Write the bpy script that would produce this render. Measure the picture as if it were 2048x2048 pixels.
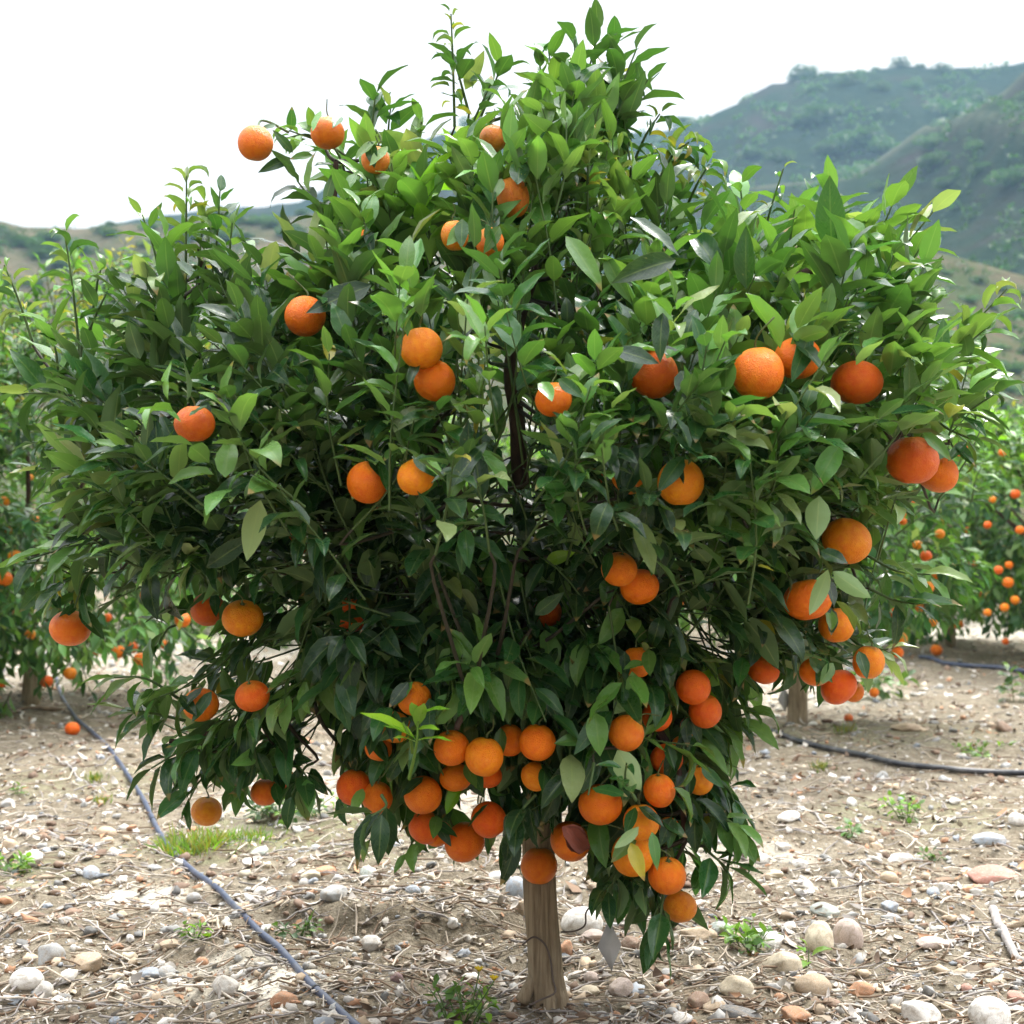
import bpy, math, random
import numpy as np
from mathutils import Vector, Matrix

for _o in list(bpy.data.objects):
    bpy.data.objects.remove(_o, do_unlink=True)
SC = bpy.context.scene
COL = SC.collection
rng = np.random.default_rng(11)
random.seed(5)

# ------------------------------------------------------------------ camera, sky, sun, exposure
CAM_H = 0.83
FPX = 2900.0            # focal length in pixels of the 2048 px photograph
HORIZON = 1050.0
cd = bpy.data.cameras.new('camera')
cam = bpy.data.objects.new('camera', cd)
COL.objects.link(cam)
cd.sensor_width = 36.0
cd.lens = FPX / 2048 * 36.0
cd.clip_start = 0.05
cd.clip_end = 3000
PITCH = math.atan((HORIZON - 1024) / FPX)
cam.location = (0, 0, CAM_H)
cam.rotation_euler = (math.radians(90) + PITCH, 0, 0)
cd.dof.use_dof = True
cd.dof.focus_distance = 2.42
cd.dof.aperture_fstop = 7.0
SC.camera = cam

SUN_EL, SUN_AZ = 52.0, 30.0      # azimuth measured from +Y (view direction) towards +X
w = bpy.data.worlds.new('World')
SC.world = w
w.use_nodes = True
nt = w.node_tree
nt.nodes.clear()
sky = nt.nodes.new('ShaderNodeTexSky')
sky.sky_type = 'NISHITA'
sky.sun_disc = False
sky.sun_elevation = math.radians(SUN_EL)
sky.sun_rotation = math.radians(SUN_AZ)
bg = nt.nodes.new('ShaderNodeBackground')
bg.inputs['Strength'].default_value = 0.12
outw = nt.nodes.new('ShaderNodeOutputWorld')
tc = nt.nodes.new('ShaderNodeTexCoord')
sep = nt.nodes.new('ShaderNodeSeparateXYZ')
nt.links.new(tc.outputs['Generated'], sep.inputs[0])
ramp = nt.nodes.new('ShaderNodeValToRGB')   # overcast cloud layer, brighter towards the zenith
cr = ramp.color_ramp
cr.elements[0].position = 0.0
cr.elements[0].color = (6.3, 5.9, 5.4, 1)
cr.elements[1].position = 1.0
cr.elements[1].color = (38.0, 38.5, 39.5, 1)
e = cr.elements.new(0.40); e.color = (5.9, 5.6, 5.35, 1)
nt.links.new(sep.outputs['Z'], ramp.inputs[0])
mx = nt.nodes.new('ShaderNodeMix'); mx.data_type = 'RGBA'
mx.inputs[0].default_value = 0.93
# the cloud is brighter on the side where the veiled sun stands, duller on the far side
az = nt.nodes.new('ShaderNodeVectorMath'); az.operation = 'DOT_PRODUCT'
az.inputs[1].default_value = (math.sin(math.radians(SUN_AZ)) * 0.9, math.cos(math.radians(SUN_AZ)) * 0.9, 0.35)
nt.links.new(tc.outputs['Generated'], az.inputs[0])
azr = nt.nodes.new('ShaderNodeMapRange'); azr.interpolation_type = 'SMOOTHSTEP'
azr.inputs['From Min'].default_value = -0.75; azr.inputs['From Max'].default_value = 0.65
azr.inputs['To Min'].default_value = 0.45; azr.inputs['To Max'].default_value = 1.0
nt.links.new(az.outputs['Value'], azr.inputs['Value'])
sc_ = nt.nodes.new('ShaderNodeVectorMath'); sc_.operation = 'SCALE'
nt.links.new(ramp.outputs[0], sc_.inputs[0]); nt.links.new(azr.outputs['Result'], sc_.inputs['Scale'])
nt.links.new(sky.outputs[0], mx.inputs[6])
nt.links.new(sc_.outputs[0], mx.inputs[7])
nt.links.new(mx.outputs[2], bg.inputs['Color'])
nt.links.new(bg.outputs[0], outw.inputs['Surface'])

sl = bpy.data.lights.new('sun', 'SUN')
sl.energy = 3.0
sl.angle = math.radians(14)
sl.color = (1.0, 0.96, 0.9)
sun = bpy.data.objects.new('sun', sl)
COL.objects.link(sun)
_d = Vector((math.sin(math.radians(SUN_AZ)) * math.cos(math.radians(SUN_EL)),
             math.cos(math.radians(SUN_AZ)) * math.cos(math.radians(SUN_EL)), math.sin(math.radians(SUN_EL))))
sun.rotation_euler = _d.to_track_quat('Z', 'Y').to_euler()
sun.location = _d * 30

SC.view_settings.view_transform = 'Standard'
SC.view_settings.look = 'None'
SC.view_settings.exposure = 0.85
SC.view_settings.gamma = 1.0
SC.view_settings.use_curve_mapping = False
SC.render.engine = 'CYCLES'
SC.cycles.max_bounces = 10
SC.cycles.diffuse_bounces = 3
SC.cycles.transmission_bounces = 4
SC.cycles.volume_bounces = 0

# ------------------------------------------------------------------ helpers
K = 2048 / 1932.0
CR = np.array(cam.rotation_euler.to_matrix())
CP = np.array((0.0, 0.0, CAM_H))


def P(px, py, depth):
    """world point seen at photo pixel (px, py) lying `depth` metres in front of the camera"""
    v = np.array(((px - 1024) / FPX * depth, -(py - 1024) / FPX * depth, -depth))
    return CR @ v + CP


def D(dx, dy, depth):
    return P(dx * K, dy * K, depth)


def proj(pts):
    """world points (n,3) -> pixel x, pixel y, depth"""
    q = (np.asarray(pts) - CP) @ CR
    z = -q[:, 2]
    z = np.where(np.abs(z) < 1e-6, 1e-6, z)
    return 1024 + q[:, 0] / z * FPX, 1024 - q[:, 1] / z * FPX, z


def hash2(ix, iy, seed):
    h = (ix.astype(np.int64) * 374761393 + iy.astype(np.int64) * 668265263 + seed * 982451653) & 0x7fffffff
    h = ((h ^ (h >> 13)) * 1274126177) & 0x7fffffff
    h = h ^ (h >> 16)
    return (h & 0xffff) / 65535.0


def vnoise(x, y, seed=0):
    x = np.asarray(x, float); y = np.asarray(y, float)
    ix = np.floor(x); iy = np.floor(y)
    fx = x - ix; fy = y - iy
    fx = fx * fx * (3 - 2 * fx); fy = fy * fy * (3 - 2 * fy)
    a = hash2(ix, iy, seed); b = hash2(ix + 1, iy, seed)
    c = hash2(ix, iy + 1, seed); d = hash2(ix + 1, iy + 1, seed)
    return (a * (1 - fx) + b * fx) * (1 - fy) + (c * (1 - fx) + d * fx) * fy - 0.5


def ground_h(x, y):
    x = np.asarray(x, float); y = np.asarray(y, float)
    h = 0.05 * vnoise(x * 0.9 + 3, y * 0.9, 1) + 0.03 * vnoise(x * 2.7, y * 2.7, 2)
    h = h + 0.028 * vnoise(x * 8, y * 8, 3) + 0.020 * vnoise(x * 21, y * 21, 4)
    # little eroded bank left of the trunk
    s = np.clip((y - 2.93 - 0.05 * np.sin(x * 9)) / 0.10, 0, 1)
    h = h + 0.05 * s * s * (3 - 2 * s) * np.exp(-((x + 0.22) / 0.34) ** 4) * np.exp(-np.maximum(0, y - 3.05) / 0.7)
    h = h + 0.004 * vnoise(x * 55, y * 55, 5)
    return h


def G(px, py):
    """point on the ground at photo pixel"""
    p0 = CP; d = P(px, py, 1.0) - CP
    t = -p0[2] / d[2]
    for _ in range(4):
        q = p0 + d * t
        t = (float(ground_h(q[0], q[1])) - p0[2]) / d[2]
    q = p0 + d * t
    q[2] = float(ground_h(q[0], q[1]))
    return q


def nrm(v):
    return v / np.maximum(np.linalg.norm(v, axis=-1, keepdims=True), 1e-9)


def link(name, me, mats=(), parent=None):
    o = bpy.data.objects.new(name, me)
    COL.objects.link(o)
    if me is not None:
        for m in mats:
            me.materials.append(m)
    if parent is not None:
        o.parent = parent
    return o


def mesh_np(name, verts, quads=None, tris=None, smooth=True, matidx=None, tint=None, uv=None):
    """mesh from numpy arrays; tint: (n,3) per vertex; uv: (n,2) per vertex"""
    me = bpy.data.meshes.new(name)
    quads = np.zeros((0, 4), int) if quads is None or len(quads) == 0 else np.asarray(quads, int)
    tris = np.zeros((0, 3), int) if tris is None or len(tris) == 0 else np.asarray(tris, int)
    loops = np.concatenate([quads.ravel(), tris.ravel()]).astype(np.int32)
    nq, ntr = len(quads), len(tris)
    starts = np.concatenate([np.arange(nq) * 4, nq * 4 + np.arange(ntr) * 3]).astype(np.int32)
    me.vertices.add(len(verts))
    me.vertices.foreach_set('co', np.asarray(verts, np.float32).ravel())
    me.loops.add(len(loops))
    me.loops.foreach_set('vertex_index', loops)
    me.polygons.add(nq + ntr)
    me.polygons.foreach_set('loop_start', starts)
    if smooth:
        me.polygons.foreach_set('use_smooth', np.ones(nq + ntr, bool))
    if matidx is not None:
        me.polygons.foreach_set('material_index', np.asarray(matidx, np.int32))
    if uv is not None:
        ul = me.uv_layers.new(name='UVMap')
        ul.data.foreach_set('uv', np.asarray(uv, np.float32)[loops].ravel())
    if tint is not None:
        ca = me.attributes.new('tint', 'FLOAT_COLOR', 'POINT')
        c4 = np.ones((len(verts), 4), np.float32); c4[:, :3] = tint
        ca.data.foreach_set('color', c4.ravel())
    me.update(calc_edges=True)
    me.validate()
    return me


class MB:
    """collects pieces into ONE mesh"""
    def __init__(self):
        self.v = []; self.q = []; self.t = []; self.c = []; self.mq = []; self.mt = []; self.n = 0

    def add(self, v, q=None, t=None, col=(1, 1, 1), mat=0):
        v = np.asarray(v, float)
        self.v.append(v)
        c = np.asarray(col, float)
        self.c.append(np.tile(c, (len(v), 1)) if c.ndim == 1 else c)
        if q is not None and len(q):
            self.q.append(np.asarray(q, int) + self.n); self.mq.append(np.full(len(q), mat))
        if t is not None and len(t):
            self.t.append(np.asarray(t, int) + self.n); self.mt.append(np.full(len(t), mat))
        self.n += len(v)

    def tube(self, pts, rad, sides=8, col=(1, 1, 1), mat=0, cap=True):
        v, q, t = tube(pts, rad, sides, cap)
        self.add(v, q, t, col, mat)

    def mesh(self, name, smooth=True):
        q = np.concatenate(self.q) if self.q else None
        t = np.concatenate(self.t) if self.t else None
        mi = np.concatenate(self.mq + self.mt)
        return mesh_np(name, np.concatenate(self.v), q, t, smooth, mi, np.concatenate(self.c))


def tube(pts, rad, sides=8, cap=True):
    pts = np.asarray(pts, float)
    n = len(pts)
    rad = np.full(n, rad, float) if np.isscalar(rad) else np.asarray(rad, float)
    tan = nrm(np.gradient(pts, axis=0))
    ref = np.array((0.31, 0.2, 0.93)) if abs(tan[0][2]) < 0.9 else np.array((0.9, 0.3, 0.1))
    u = nrm(np.cross(tan[0], ref))
    vs = []
    for i in range(n):
        u = nrm(u - tan[i] * np.dot(u, tan[i]))
        w_ = np.cross(tan[i], u)
        a = np.arange(sides) * 2 * math.pi / sides
        vs.append(pts[i] + rad[i] * (np.cos(a)[:, None] * u + np.sin(a)[:, None] * w_))
    v = np.concatenate(vs)
    q = []
    for i in range(n - 1):
        for k in range(sides):
            k2 = (k + 1) % sides
            q.append((i * sides + k, i * sides + k2, (i + 1) * sides + k2, (i + 1) * sides + k))
    t = []
    if cap:
        v = np.concatenate([v, pts[:1], pts[-1:]])
        for k in range(sides):
            k2 = (k + 1) % sides
            t.append((n * sides, k2, k))
            t.append((n * sides + 1, (n - 1) * sides + k, (n - 1) * sides + k2))
    return v, np.array(q), np.array(t) if t else None


def spline(pts, n=24):
    """Catmull-Rom through the points"""
    p = np.asarray(pts, float)
    p = np.concatenate([2 * p[:1] - p[1:2], p, 2 * p[-1:] - p[-2:-1]])
    m = len(p) - 3
    out = []
    for s in np.linspace(0, m, n):
        i = min(int(s), m - 1); t = s - i
        a, b, c, d = p[i], p[i + 1], p[i + 2], p[i + 3]
        out.append(0.5 * (2 * b + (c - a) * t + (2 * a - 5 * b + 4 * c - d) * t * t + (3 * b - a - 3 * c + d) * t ** 3))
    return np.array(out)


def tag(o, label=None, cat=None, group=None, kind=None):
    if label: o['label'] = label
    if cat: o['category'] = cat
    if group: o['group'] = group
    if kind: o['kind'] = kind
    return o


def empty(name, loc):
    o = bpy.data.objects.new(name, None)
    o.empty_display_size = 0.05
    COL.objects.link(o)
    o.location = tuple(loc)
    return o


def child(name, me, mats, parent, local=False):
    """part of a thing; vertices in world space unless local"""
    o = link(name, me, mats, parent)
    if not local:
        o.matrix_parent_inverse = Matrix.Translation(parent.location).inverted()
    return o


# ------------------------------------------------------------------ materials
def new_mat(name):
    m = bpy.data.materials.new(name)
    m.use_nodes = True
    n = m.node_tree.nodes
    return m, n, m.node_tree.links, n['Principled BSDF']


def mixc(n, l, fac, a, b, mode='MIX'):
    m = n.new('ShaderNodeMix'); m.data_type = 'RGBA'; m.blend_type = mode
    for sock, val in ((0, fac), (6, a), (7, b)):
        if hasattr(val, 'is_linked') or hasattr(val, 'links'):
            l.new(val, m.inputs[sock])
        elif sock == 0:
            m.inputs[0].default_value = val
        else:
            m.inputs[sock].default_value = (*val, 1)
    return m.outputs[2]


def noise(n, l, scale, detail=4, rough=0.55, vec=None, dist=0.0):
    t = n.new('ShaderNodeTexNoise')
    t.inputs['Scale'].default_value = scale
    t.inputs['Detail'].default_value = detail
    t.inputs['Roughness'].default_value = rough
    t.inputs['Distortion'].default_value = dist
    if vec is not None: l.new(vec, t.inputs['Vector'])
    return t.outputs['Fac']


def coords(n, l, which='Object', scale=(1, 1, 1)):
    t = n.new('ShaderNodeTexCoord')
    mp = n.new('ShaderNodeMapping')
    mp.inputs['Scale'].default_value = scale
    l.new(t.outputs[which], mp.inputs['Vector'])
    return mp.outputs[0]


def cramp(n, l, fac, stops):
    r = n.new('ShaderNodeValToRGB')
    e = r.color_ramp.elements
    while len(e) < len(stops): e.new(0.5)
    for k, (pos, c) in enumerate(stops):
        e[k].position = pos
        e[k].color = (*c, 1) if not np.isscalar(c) else (c, c, c, 1)
    l.new(fac, r.inputs[0])
    return r.outputs[0]


def bump(n, l, bs, h, strength=0.4, dist=0.01):
    b = n.new('ShaderNodeBump')
    b.inputs['Strength'].default_value = strength
    b.inputs['Distance'].default_value = dist
    l.new(h, b.inputs['Height'])
    l.new(b.outputs[0], bs.inputs['Normal'])


def math_n(n, l, op, a, b=None, clamp=False):
    m = n.new('ShaderNodeMath'); m.operation = op; m.use_clamp = clamp
    for k, val in enumerate((a, b)):
        if val is None: continue
        if hasattr(val, 'links'): l.new(val, m.inputs[k])
        else: m.inputs[k].default_value = val
    return m.outputs[0]


def leaf_material(name, trans=0.22, rough=0.22, veins=True):
    m, n, l, bs = new_mat(name)
    at = n.new('ShaderNodeAttribute'); at.attribute_name = 'tint'
    uvn = n.new('ShaderNodeUVMap')
    sp = n.new('ShaderNodeSeparateXYZ'); l.new(uvn.outputs[0], sp.inputs[0])
    a = math_n(n, l, 'ABSOLUTE', math_n(n, l, 'SUBTRACT', sp.outputs['X'], 0.5))
    rib = math_n(n, l, 'SUBTRACT', 1.0, math_n(n, l, 'MULTIPLY', a, 22.0), True)
    rim = math_n(n, l, 'MULTIPLY', math_n(n, l, 'SUBTRACT', a, 0.46, True), 18.0, True)
    co = coords(n, l, 'Object')
    mot = noise(n, l, 40, 3, 0.6, co)
    col = mixc(n, l, cramp(n, l, mot, [(0.35, 0.0), (0.8, 0.35)]), at.outputs['Color'], (0.06, 0.14, 0.025))
    light = mixc(n, l, 0.5, at.outputs['Color'], (0.30, 0.40, 0.11))
    if veins:
        col = mixc(n, l, math_n(n, l, 'MULTIPLY', rib, 0.75), col, light)
        # side veins: slanted stripes running out from the midrib
        w1 = math_n(n, l, 'MULTIPLY', math_n(n, l, 'SUBTRACT', sp.outputs['Y'], math_n(n, l, 'MULTIPLY', a, 0.55)), 62.0)
        sv = math_n(n, l, 'MULTIPLY', math_n(n, l, 'SUBTRACT', math_n(n, l, 'SINE', w1), 0.75, True), 0.7)
        col = mixc(n, l, sv, col, light)
        col = mixc(n, l, math_n(n, l, 'MULTIPLY', rim, 0.6), col, light)
    # dry brown tips and scorched spots on some leaves
    big = noise(n, l, 11, 2, 0.5, co)
    tipm = math_n(n, l, 'MULTIPLY', cramp(n, l, math_n(n, l, 'ADD', sp.outputs['Y'], math_n(n, l, 'MULTIPLY', mot, 0.25)), [(0.96, 0.0), (1.06, 1.0)]), cramp(n, l, big, [(0.56, 0.0), (0.62, 0.9)]))
    spot = math_n(n, l, 'MULTIPLY', cramp(n, l, noise(n, l, 160, 2, 0.5, co), [(0.68, 0.0), (0.73, 0.8)]), cramp(n, l, big, [(0.5, 0.0), (0.6, 1.0)]))
    col = mixc(n, l, tipm, col, (0.30, 0.20, 0.07))
    col = mixc(n, l, spot, col, (0.20, 0.19, 0.06))
    geo = n.new('ShaderNodeNewGeometry')
    under = mixc(n, l, 0.48, at.outputs['Color'], (0.19, 0.29, 0.11))
    under = mixc(n, l, math_n(n, l, 'MULTIPLY', rib, 0.6), under, (0.34, 0.42, 0.16))
    fin = mixc(n, l, geo.outputs['Backfacing'], col, under)
    l.new(fin, bs.inputs['Base Color'])
    rg = math_n(n, l, 'ADD', math_n(n, l, 'MULTIPLY', geo.outputs['Backfacing'], 0.22), rough)
    l.new(math_n(n, l, 'ADD', rg, math_n(n, l, 'MULTIPLY', mot, 0.12)), bs.inputs['Roughness'])
    bs.inputs['Specular IOR Level'].default_value = 0.36
    bm = n.new('ShaderNodeBump'); bm.inputs['Strength'].default_value = 0.25; bm.inputs['Distance'].default_value = 0.004
    l.new(noise(n, l, 70, 2, 0.5, co), bm.inputs['Height']); l.new(bm.outputs[0], bs.inputs['Normal'])
    tr = n.new('ShaderNodeBsdfTranslucent')
    l.new(mixc(n, l, 0.22, mixc(n, l, 1.0, at.outputs['Color'], (2.0, 2.0, 0.8), 'MULTIPLY'), (0.24, 0.50, 0.035)), tr.inputs['Color'])
    ms = n.new('ShaderNodeMixShader'); ms.inputs[0].default_value = trans
    l.new(bs.outputs[0], ms.inputs[1]); l.new(tr.outputs[0], ms.inputs[2])
    l.new(ms.outputs[0], n['Material Output'].inputs['Surface'])
    return m


def tint_material(name, rough=0.8, bscale=60, bstr=0.4, bdist=0.004, vary=0.35, use_obj=False, spec=0.3, nscale=12):
    """matte stuff whose own colour comes from the mesh (tint) or from the object's colour"""
    m, n, l, bs = new_mat(name)
    if use_obj:
        oi = n.new('ShaderNodeObjectInfo'); base = oi.outputs['Color']
    else:
        at = n.new('ShaderNodeAttribute'); at.attribute_name = 'tint'; base = at.outputs['Color']
    co = coords(n, l, 'Object')
    f = noise(n, l, nscale, 5, 0.65, co)
    k = cramp(n, l, f, [(0.25, 1 - vary), (0.75, 1 + vary)])
    fin = mixc(n, l, 1.0, base, k, 'MULTIPLY')
    if use_obj:      # soil film and veins in the stone
        g = noise(n, l, 2.2, 6, 0.7, co, 0.6)
        fin = mixc(n, l, cramp(n, l, g, [(0.48, 0.0), (0.68, 0.75)]), fin, (0.30, 0.23, 0.15))
        v = noise(n, l, 5.0, 5, 0.6, co, 1.5)
        fin = mixc(n, l, cramp(n, l, v, [(0.47, 0.0), (0.5, 0.35), (0.53, 0.0)]), fin, (0.75, 0.72, 0.68))
    l.new(fin, bs.inputs['Base Color'])
    bs.inputs['Roughness'].default_value = rough
    bs.inputs['Specular IOR Level'].default_value = spec
    bump(n, l, bs, noise(n, l, bscale, 4, 0.6, co), bstr, bdist)
    return m


M = {}
M['leaf'] = leaf_material('citrus_leaf')
M['leaf_far'] = leaf_material('citrus_leaf_soft', 0.28, 0.42, False)
M['twig'] = tint_material('green_twig', 0.6, 90, 0.3, 0.002, 0.25)


def mat_fruit():
    m, n, l, bs = new_mat('mandarin_skin')
    oi = n.new('ShaderNodeObjectInfo')
    co = coords(n, l, 'Object')
    f = noise(n, l, 3.0, 5, 0.6, co)
    dark = mixc(n, l, 1.0, oi.outputs['Color'], (0.90, 0.62, 0.5), 'MULTIPLY')
    c = mixc(n, l, cramp(n, l, f, [(0.32, 0.0), (0.68, 1.0)]), dark, mixc(n, l, 0.10, oi.outputs['Color'], (0.95, 0.42, 0.005)))
    g = noise(n, l, 34, 3, 0.6, co)
    c = mixc(n, l, cramp(n, l, g, [(0.62, 0.0), (0.72, 0.35)]), c, (0.62, 0.16, 0.01))
    sc = noise(n, l, 1.6, 6, 0.75, co, 1.2)
    c = mixc(n, l, cramp(n, l, sc, [(0.66, 0.0), (0.74, 0.4)]), c, (0.52, 0.24, 0.06))
    zz = n.new('ShaderNodeSeparateXYZ'); l.new(co, zz.inputs[0])
    c = mixc(n, l, math_n(n, l, 'MULTIPLY', cramp(n, l, zz.outputs['Z'], [(0.62, 0.0), (0.98, 0.55)]), f), c, (0.62, 0.40, 0.02))
    l.new(c, bs.inputs['Base Color'])
    bs.inputs['Roughness'].default_value = 0.31
    bs.inputs['Specular IOR Level'].default_value = 0.36
    bs.inputs['Subsurface Weight'].default_value = 0.0
    bs.inputs['Subsurface Radius'].default_value = (0.012, 0.005, 0.001)
    bs.inputs['Subsurface Scale'].default_value = 0.6
    v = n.new('ShaderNodeTexVoronoi'); v.inputs['Scale'].default_value = 26
    l.new(co, v.inputs['Vector'])
    h = math_n(n, l, 'ADD', v.outputs['Distance'], math_n(n, l, 'MULTIPLY', noise(n, l, 9, 5, 0.65, co), 2.2))
    bump(n, l, bs, h, 0.55, 0.0024)
    return m


M['fruit'] = mat_fruit()
M['calyx'] = tint_material('calyx_green', 0.7, 200, 0.3, 0.001, 0.3)


def mat_bark(name, c0, c1, c2, scale=(90, 90, 7)):
    m, n, l, bs = new_mat(name)
    co = coords(n, l, 'Object', scale)
    f = noise(n, l, 1.0, 6, 0.65, co, 0.4)
    co2 = coords(n, l, 'Object')
    g = noise(n, l, 9, 4, 0.6, co2)
    c = cramp(n, l, f, [(0.28, c0), (0.5, c1), (0.74, c2)])
    c = mixc(n, l, cramp(n, l, g, [(0.4, 0.0), (0.75, 0.6)]), c, c0)
    l.new(c, bs.inputs['Base Color'])
    bs.inputs['Roughness'].default_value = 0.85
    bs.inputs['Specular IOR Level'].default_value = 0.2
    bump(n, l, bs, f, 0.7, 0.006)
    return m


M['trunk'] = mat_bark('weathered_trunk', (0.14, 0.100, 0.063), (0.33, 0.258, 0.17), (0.48, 0.40, 0.285))
M['limb'] = mat_bark('dark_limb', (0.035, 0.022, 0.018), (0.08, 0.05, 0.04), (0.13, 0.085, 0.065), (60, 60, 14))
M['stone'] = tint_material('river_stone', 0.78, 70, 0.5, 0.003, 0.28, True, 0.3, 16)
M['gravel'] = tint_material('gravel_chips', 0.85, 150, 0.5, 0.002, 0.25)
M['stick'] = tint_material('dry_wood', 0.85, 120, 0.6, 0.003, 0.4, False, 0.2, 30)
M['litter'] = tint_material('dry_leaf_litter', 0.8, 120, 0.4, 0.002, 0.3)


def mat_ground():
    m, n, l, bs = new_mat('orchard_soil')
    at = n.new('ShaderNodeAttribute'); at.attribute_name = 'tint'
    co = coords(n, l, 'Object')
    a = noise(n, l, 2.2, 6, 0.62, co)
    b = noise(n, l, 26, 6, 0.7, co)
    c = noise(n, l, 140, 4, 0.7, co)
    base = cramp(n, l, b, [(0.28, (0.090, 0.070, 0.049)), (0.45, (0.185, 0.153, 0.109)), (0.6, (0.275, 0.238, 0.178)), (0.78, (0.44, 0.40, 0.325))])
    base = mixc(n, l, cramp(n, l, a, [(0.35, 0.0), (0.7, 0.5)]), base, (0.235, 0.192, 0.13))
    fine = cramp(n, l, c, [(0.3, 0.62), (0.7, 1.3)])
    base = mixc(n, l, 1.0, base, fine, 'MULTIPLY')
    sp = n.new('ShaderNodeSeparateColor'); l.new(at.outputs['Color'], sp.inputs[0])
    patch = math_n(n, l, 'MULTIPLY', sp.outputs['Red'], cramp(n, l, b, [(0.3, 0.55), (0.55, 1.0)]))
    base = mixc(n, l, patch, base, (0.74, 0.69, 0.58))
    moss = math_n(n, l, 'MULTIPLY', sp.outputs['Green'], cramp(n, l, b, [(0.42, 0.0), (0.62, 0.8)]))
    base = mixc(n, l, moss, base, (0.16, 0.2, 0.06))
    l.new(base, bs.inputs['Base Color'])
    bs.inputs['Roughness'].default_value = 0.92
    bs.inputs['Specular IOR Level'].default_value = 0.15
    h = math_n(n, l, 'ADD', b, math_n(n, l, 'MULTIPLY', c, 0.4))
    bump(n, l, bs, h, 0.8, 0.02)
    return m


M['ground'] = mat_ground()


def mat_hill(name, stops, mid, scale=0.03, patch=(0.03, 0.05, 0.02)):
    m, n, l, bs = new_mat(name)
    at = n.new('ShaderNodeAttribute'); at.attribute_name = 'tint'
    co = coords(n, l, 'Object')
    a = noise(n, l, scale, 6, 0.6, co, 0.5)
    b = noise(n, l, scale * 9, 5, 0.65, co)
    c = cramp(n, l, a, stops)
    c = mixc(n, l, cramp(n, l, b, [(0.45, 0.0), (0.62, 0.75)]), c, mid)
    d = noise(n, l, scale * 3.4, 6, 0.7, co)
    c = mixc(n, l, cramp(n, l, d, [(0.56, 0.0), (0.66, 0.7)]), c, patch)
    sp = n.new('ShaderNodeSeparateColor'); l.new(at.outputs['Color'], sp.inputs[0])
    c = mixc(n, l, math_n(n, l, 'MULTIPLY', sp.outputs['Red'], 0.8), c, (0.095, 0.10, 0.068))
    l.new(c, bs.inputs['Base Color'])
    bs.inputs['Roughness'].default_value = 1.0
    bs.inputs['Specular IOR Level'].default_value = 0.0
    bump(n, l, bs, b, 0.6, 1.5)
    return m


def simple(name, col, rough=0.5, metal=0.0, spec=0.5):
    m, n, l, bs = new_mat(name)
    co = coords(n, l, 'Object')
    f = noise(n, l, 35, 5, 0.6, co)
    c = mixc(n, l, f, tuple(x * 0.75 for x in col), tuple(min(1, x * 1.22) for x in col))
    l.new(c, bs.inputs['Base Color'])
    bs.inputs['Roughness'].default_value = rough
    bs.inputs['Metallic'].default_value = metal
    bs.inputs['Specular IOR Level'].default_value = spec
    bump(n, l, bs, f, 0.1, 0.002)
    return m


# ------------------------------------------------------------------ leaves
def leaf_arrays(base, axis, normal, L, W, fold, bend, twist, nl=6, nv=2):
    """numpy leaves: nl steps along, nv steps per half. returns verts, quads, uv, index of leaf per vert"""
    n = len(base)
    axis = nrm(axis)
    normal = nrm(normal - axis * (normal * axis).sum(1, keepdims=True))
    side = np.cross(normal, axis)
    s = np.linspace(0, 1, nl + 1)
    prof = (np.sin(math.pi * np.clip(s, 0, 1) ** 0.86) ** 0.80) * (1 - 0.30 * s)
    prof = prof / prof.max()
    prof[0] = 0.05; prof[-1] = 0.01
    v = np.linspace(-1, 1, 2 * nv + 1)
    S, V = np.meshgrid(s, v, indexing='ij')
    PR = np.repeat(prof[:, None], len(v), 1)
    ang = bend[:, None, None] * S[None]
    b_ = np.where(np.abs(bend) < 0.02, 0.02, bend)[:, None, None]
    cx = np.sin(b_ * S[None]) / b_
    cz = -(1 - np.cos(b_ * S[None])) / b_
    off = np.abs(V)[None] * PR[None] * W[:, None, None]
    lat = V[None] * PR[None] * W[:, None, None] * np.cos(fold)[:, None, None]
    up = off * np.sin(fold)[:, None, None] + 0.10 * W[:, None, None] * np.sin(S[None] * 13 + twist[:, None, None] * 9) * np.abs(V)[None]
    tw = twist[:, None, None] * S[None]
    lat, up = lat * np.cos(tw) - up * np.sin(tw), lat * np.sin(tw) + up * np.cos(tw)
    # local frame bends with the leaf
    ax = cx * L[:, None, None] + up * np.sin(ang)
    nz = cz * L[:, None, None] + up * np.cos(ang)
    vert = base[:, None, None, :] + ax[..., None] * axis[:, None, None, :] + lat[..., None] * side[:, None, None, :] + nz[..., None] * normal[:, None, None, :]
    rows, cols = nl + 1, 2 * nv + 1
    q = []
    for i in range(nl):
        for j in range(cols - 1):
            q.append((i * cols + j, (i + 1) * cols + j, (i + 1) * cols + j + 1, i * cols + j + 1))
    q = np.array(q)
    quads = (q[None] + (np.arange(n) * rows * cols)[:, None, None]).reshape(-1, 4)
    uv = np.stack([(V + 1) / 2, S], -1).reshape(1, -1, 2).repeat(n, 0).reshape(-1, 2)
    return vert.reshape(-1, 3), quads, uv, np.repeat(np.arange(n), rows * cols)


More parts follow.
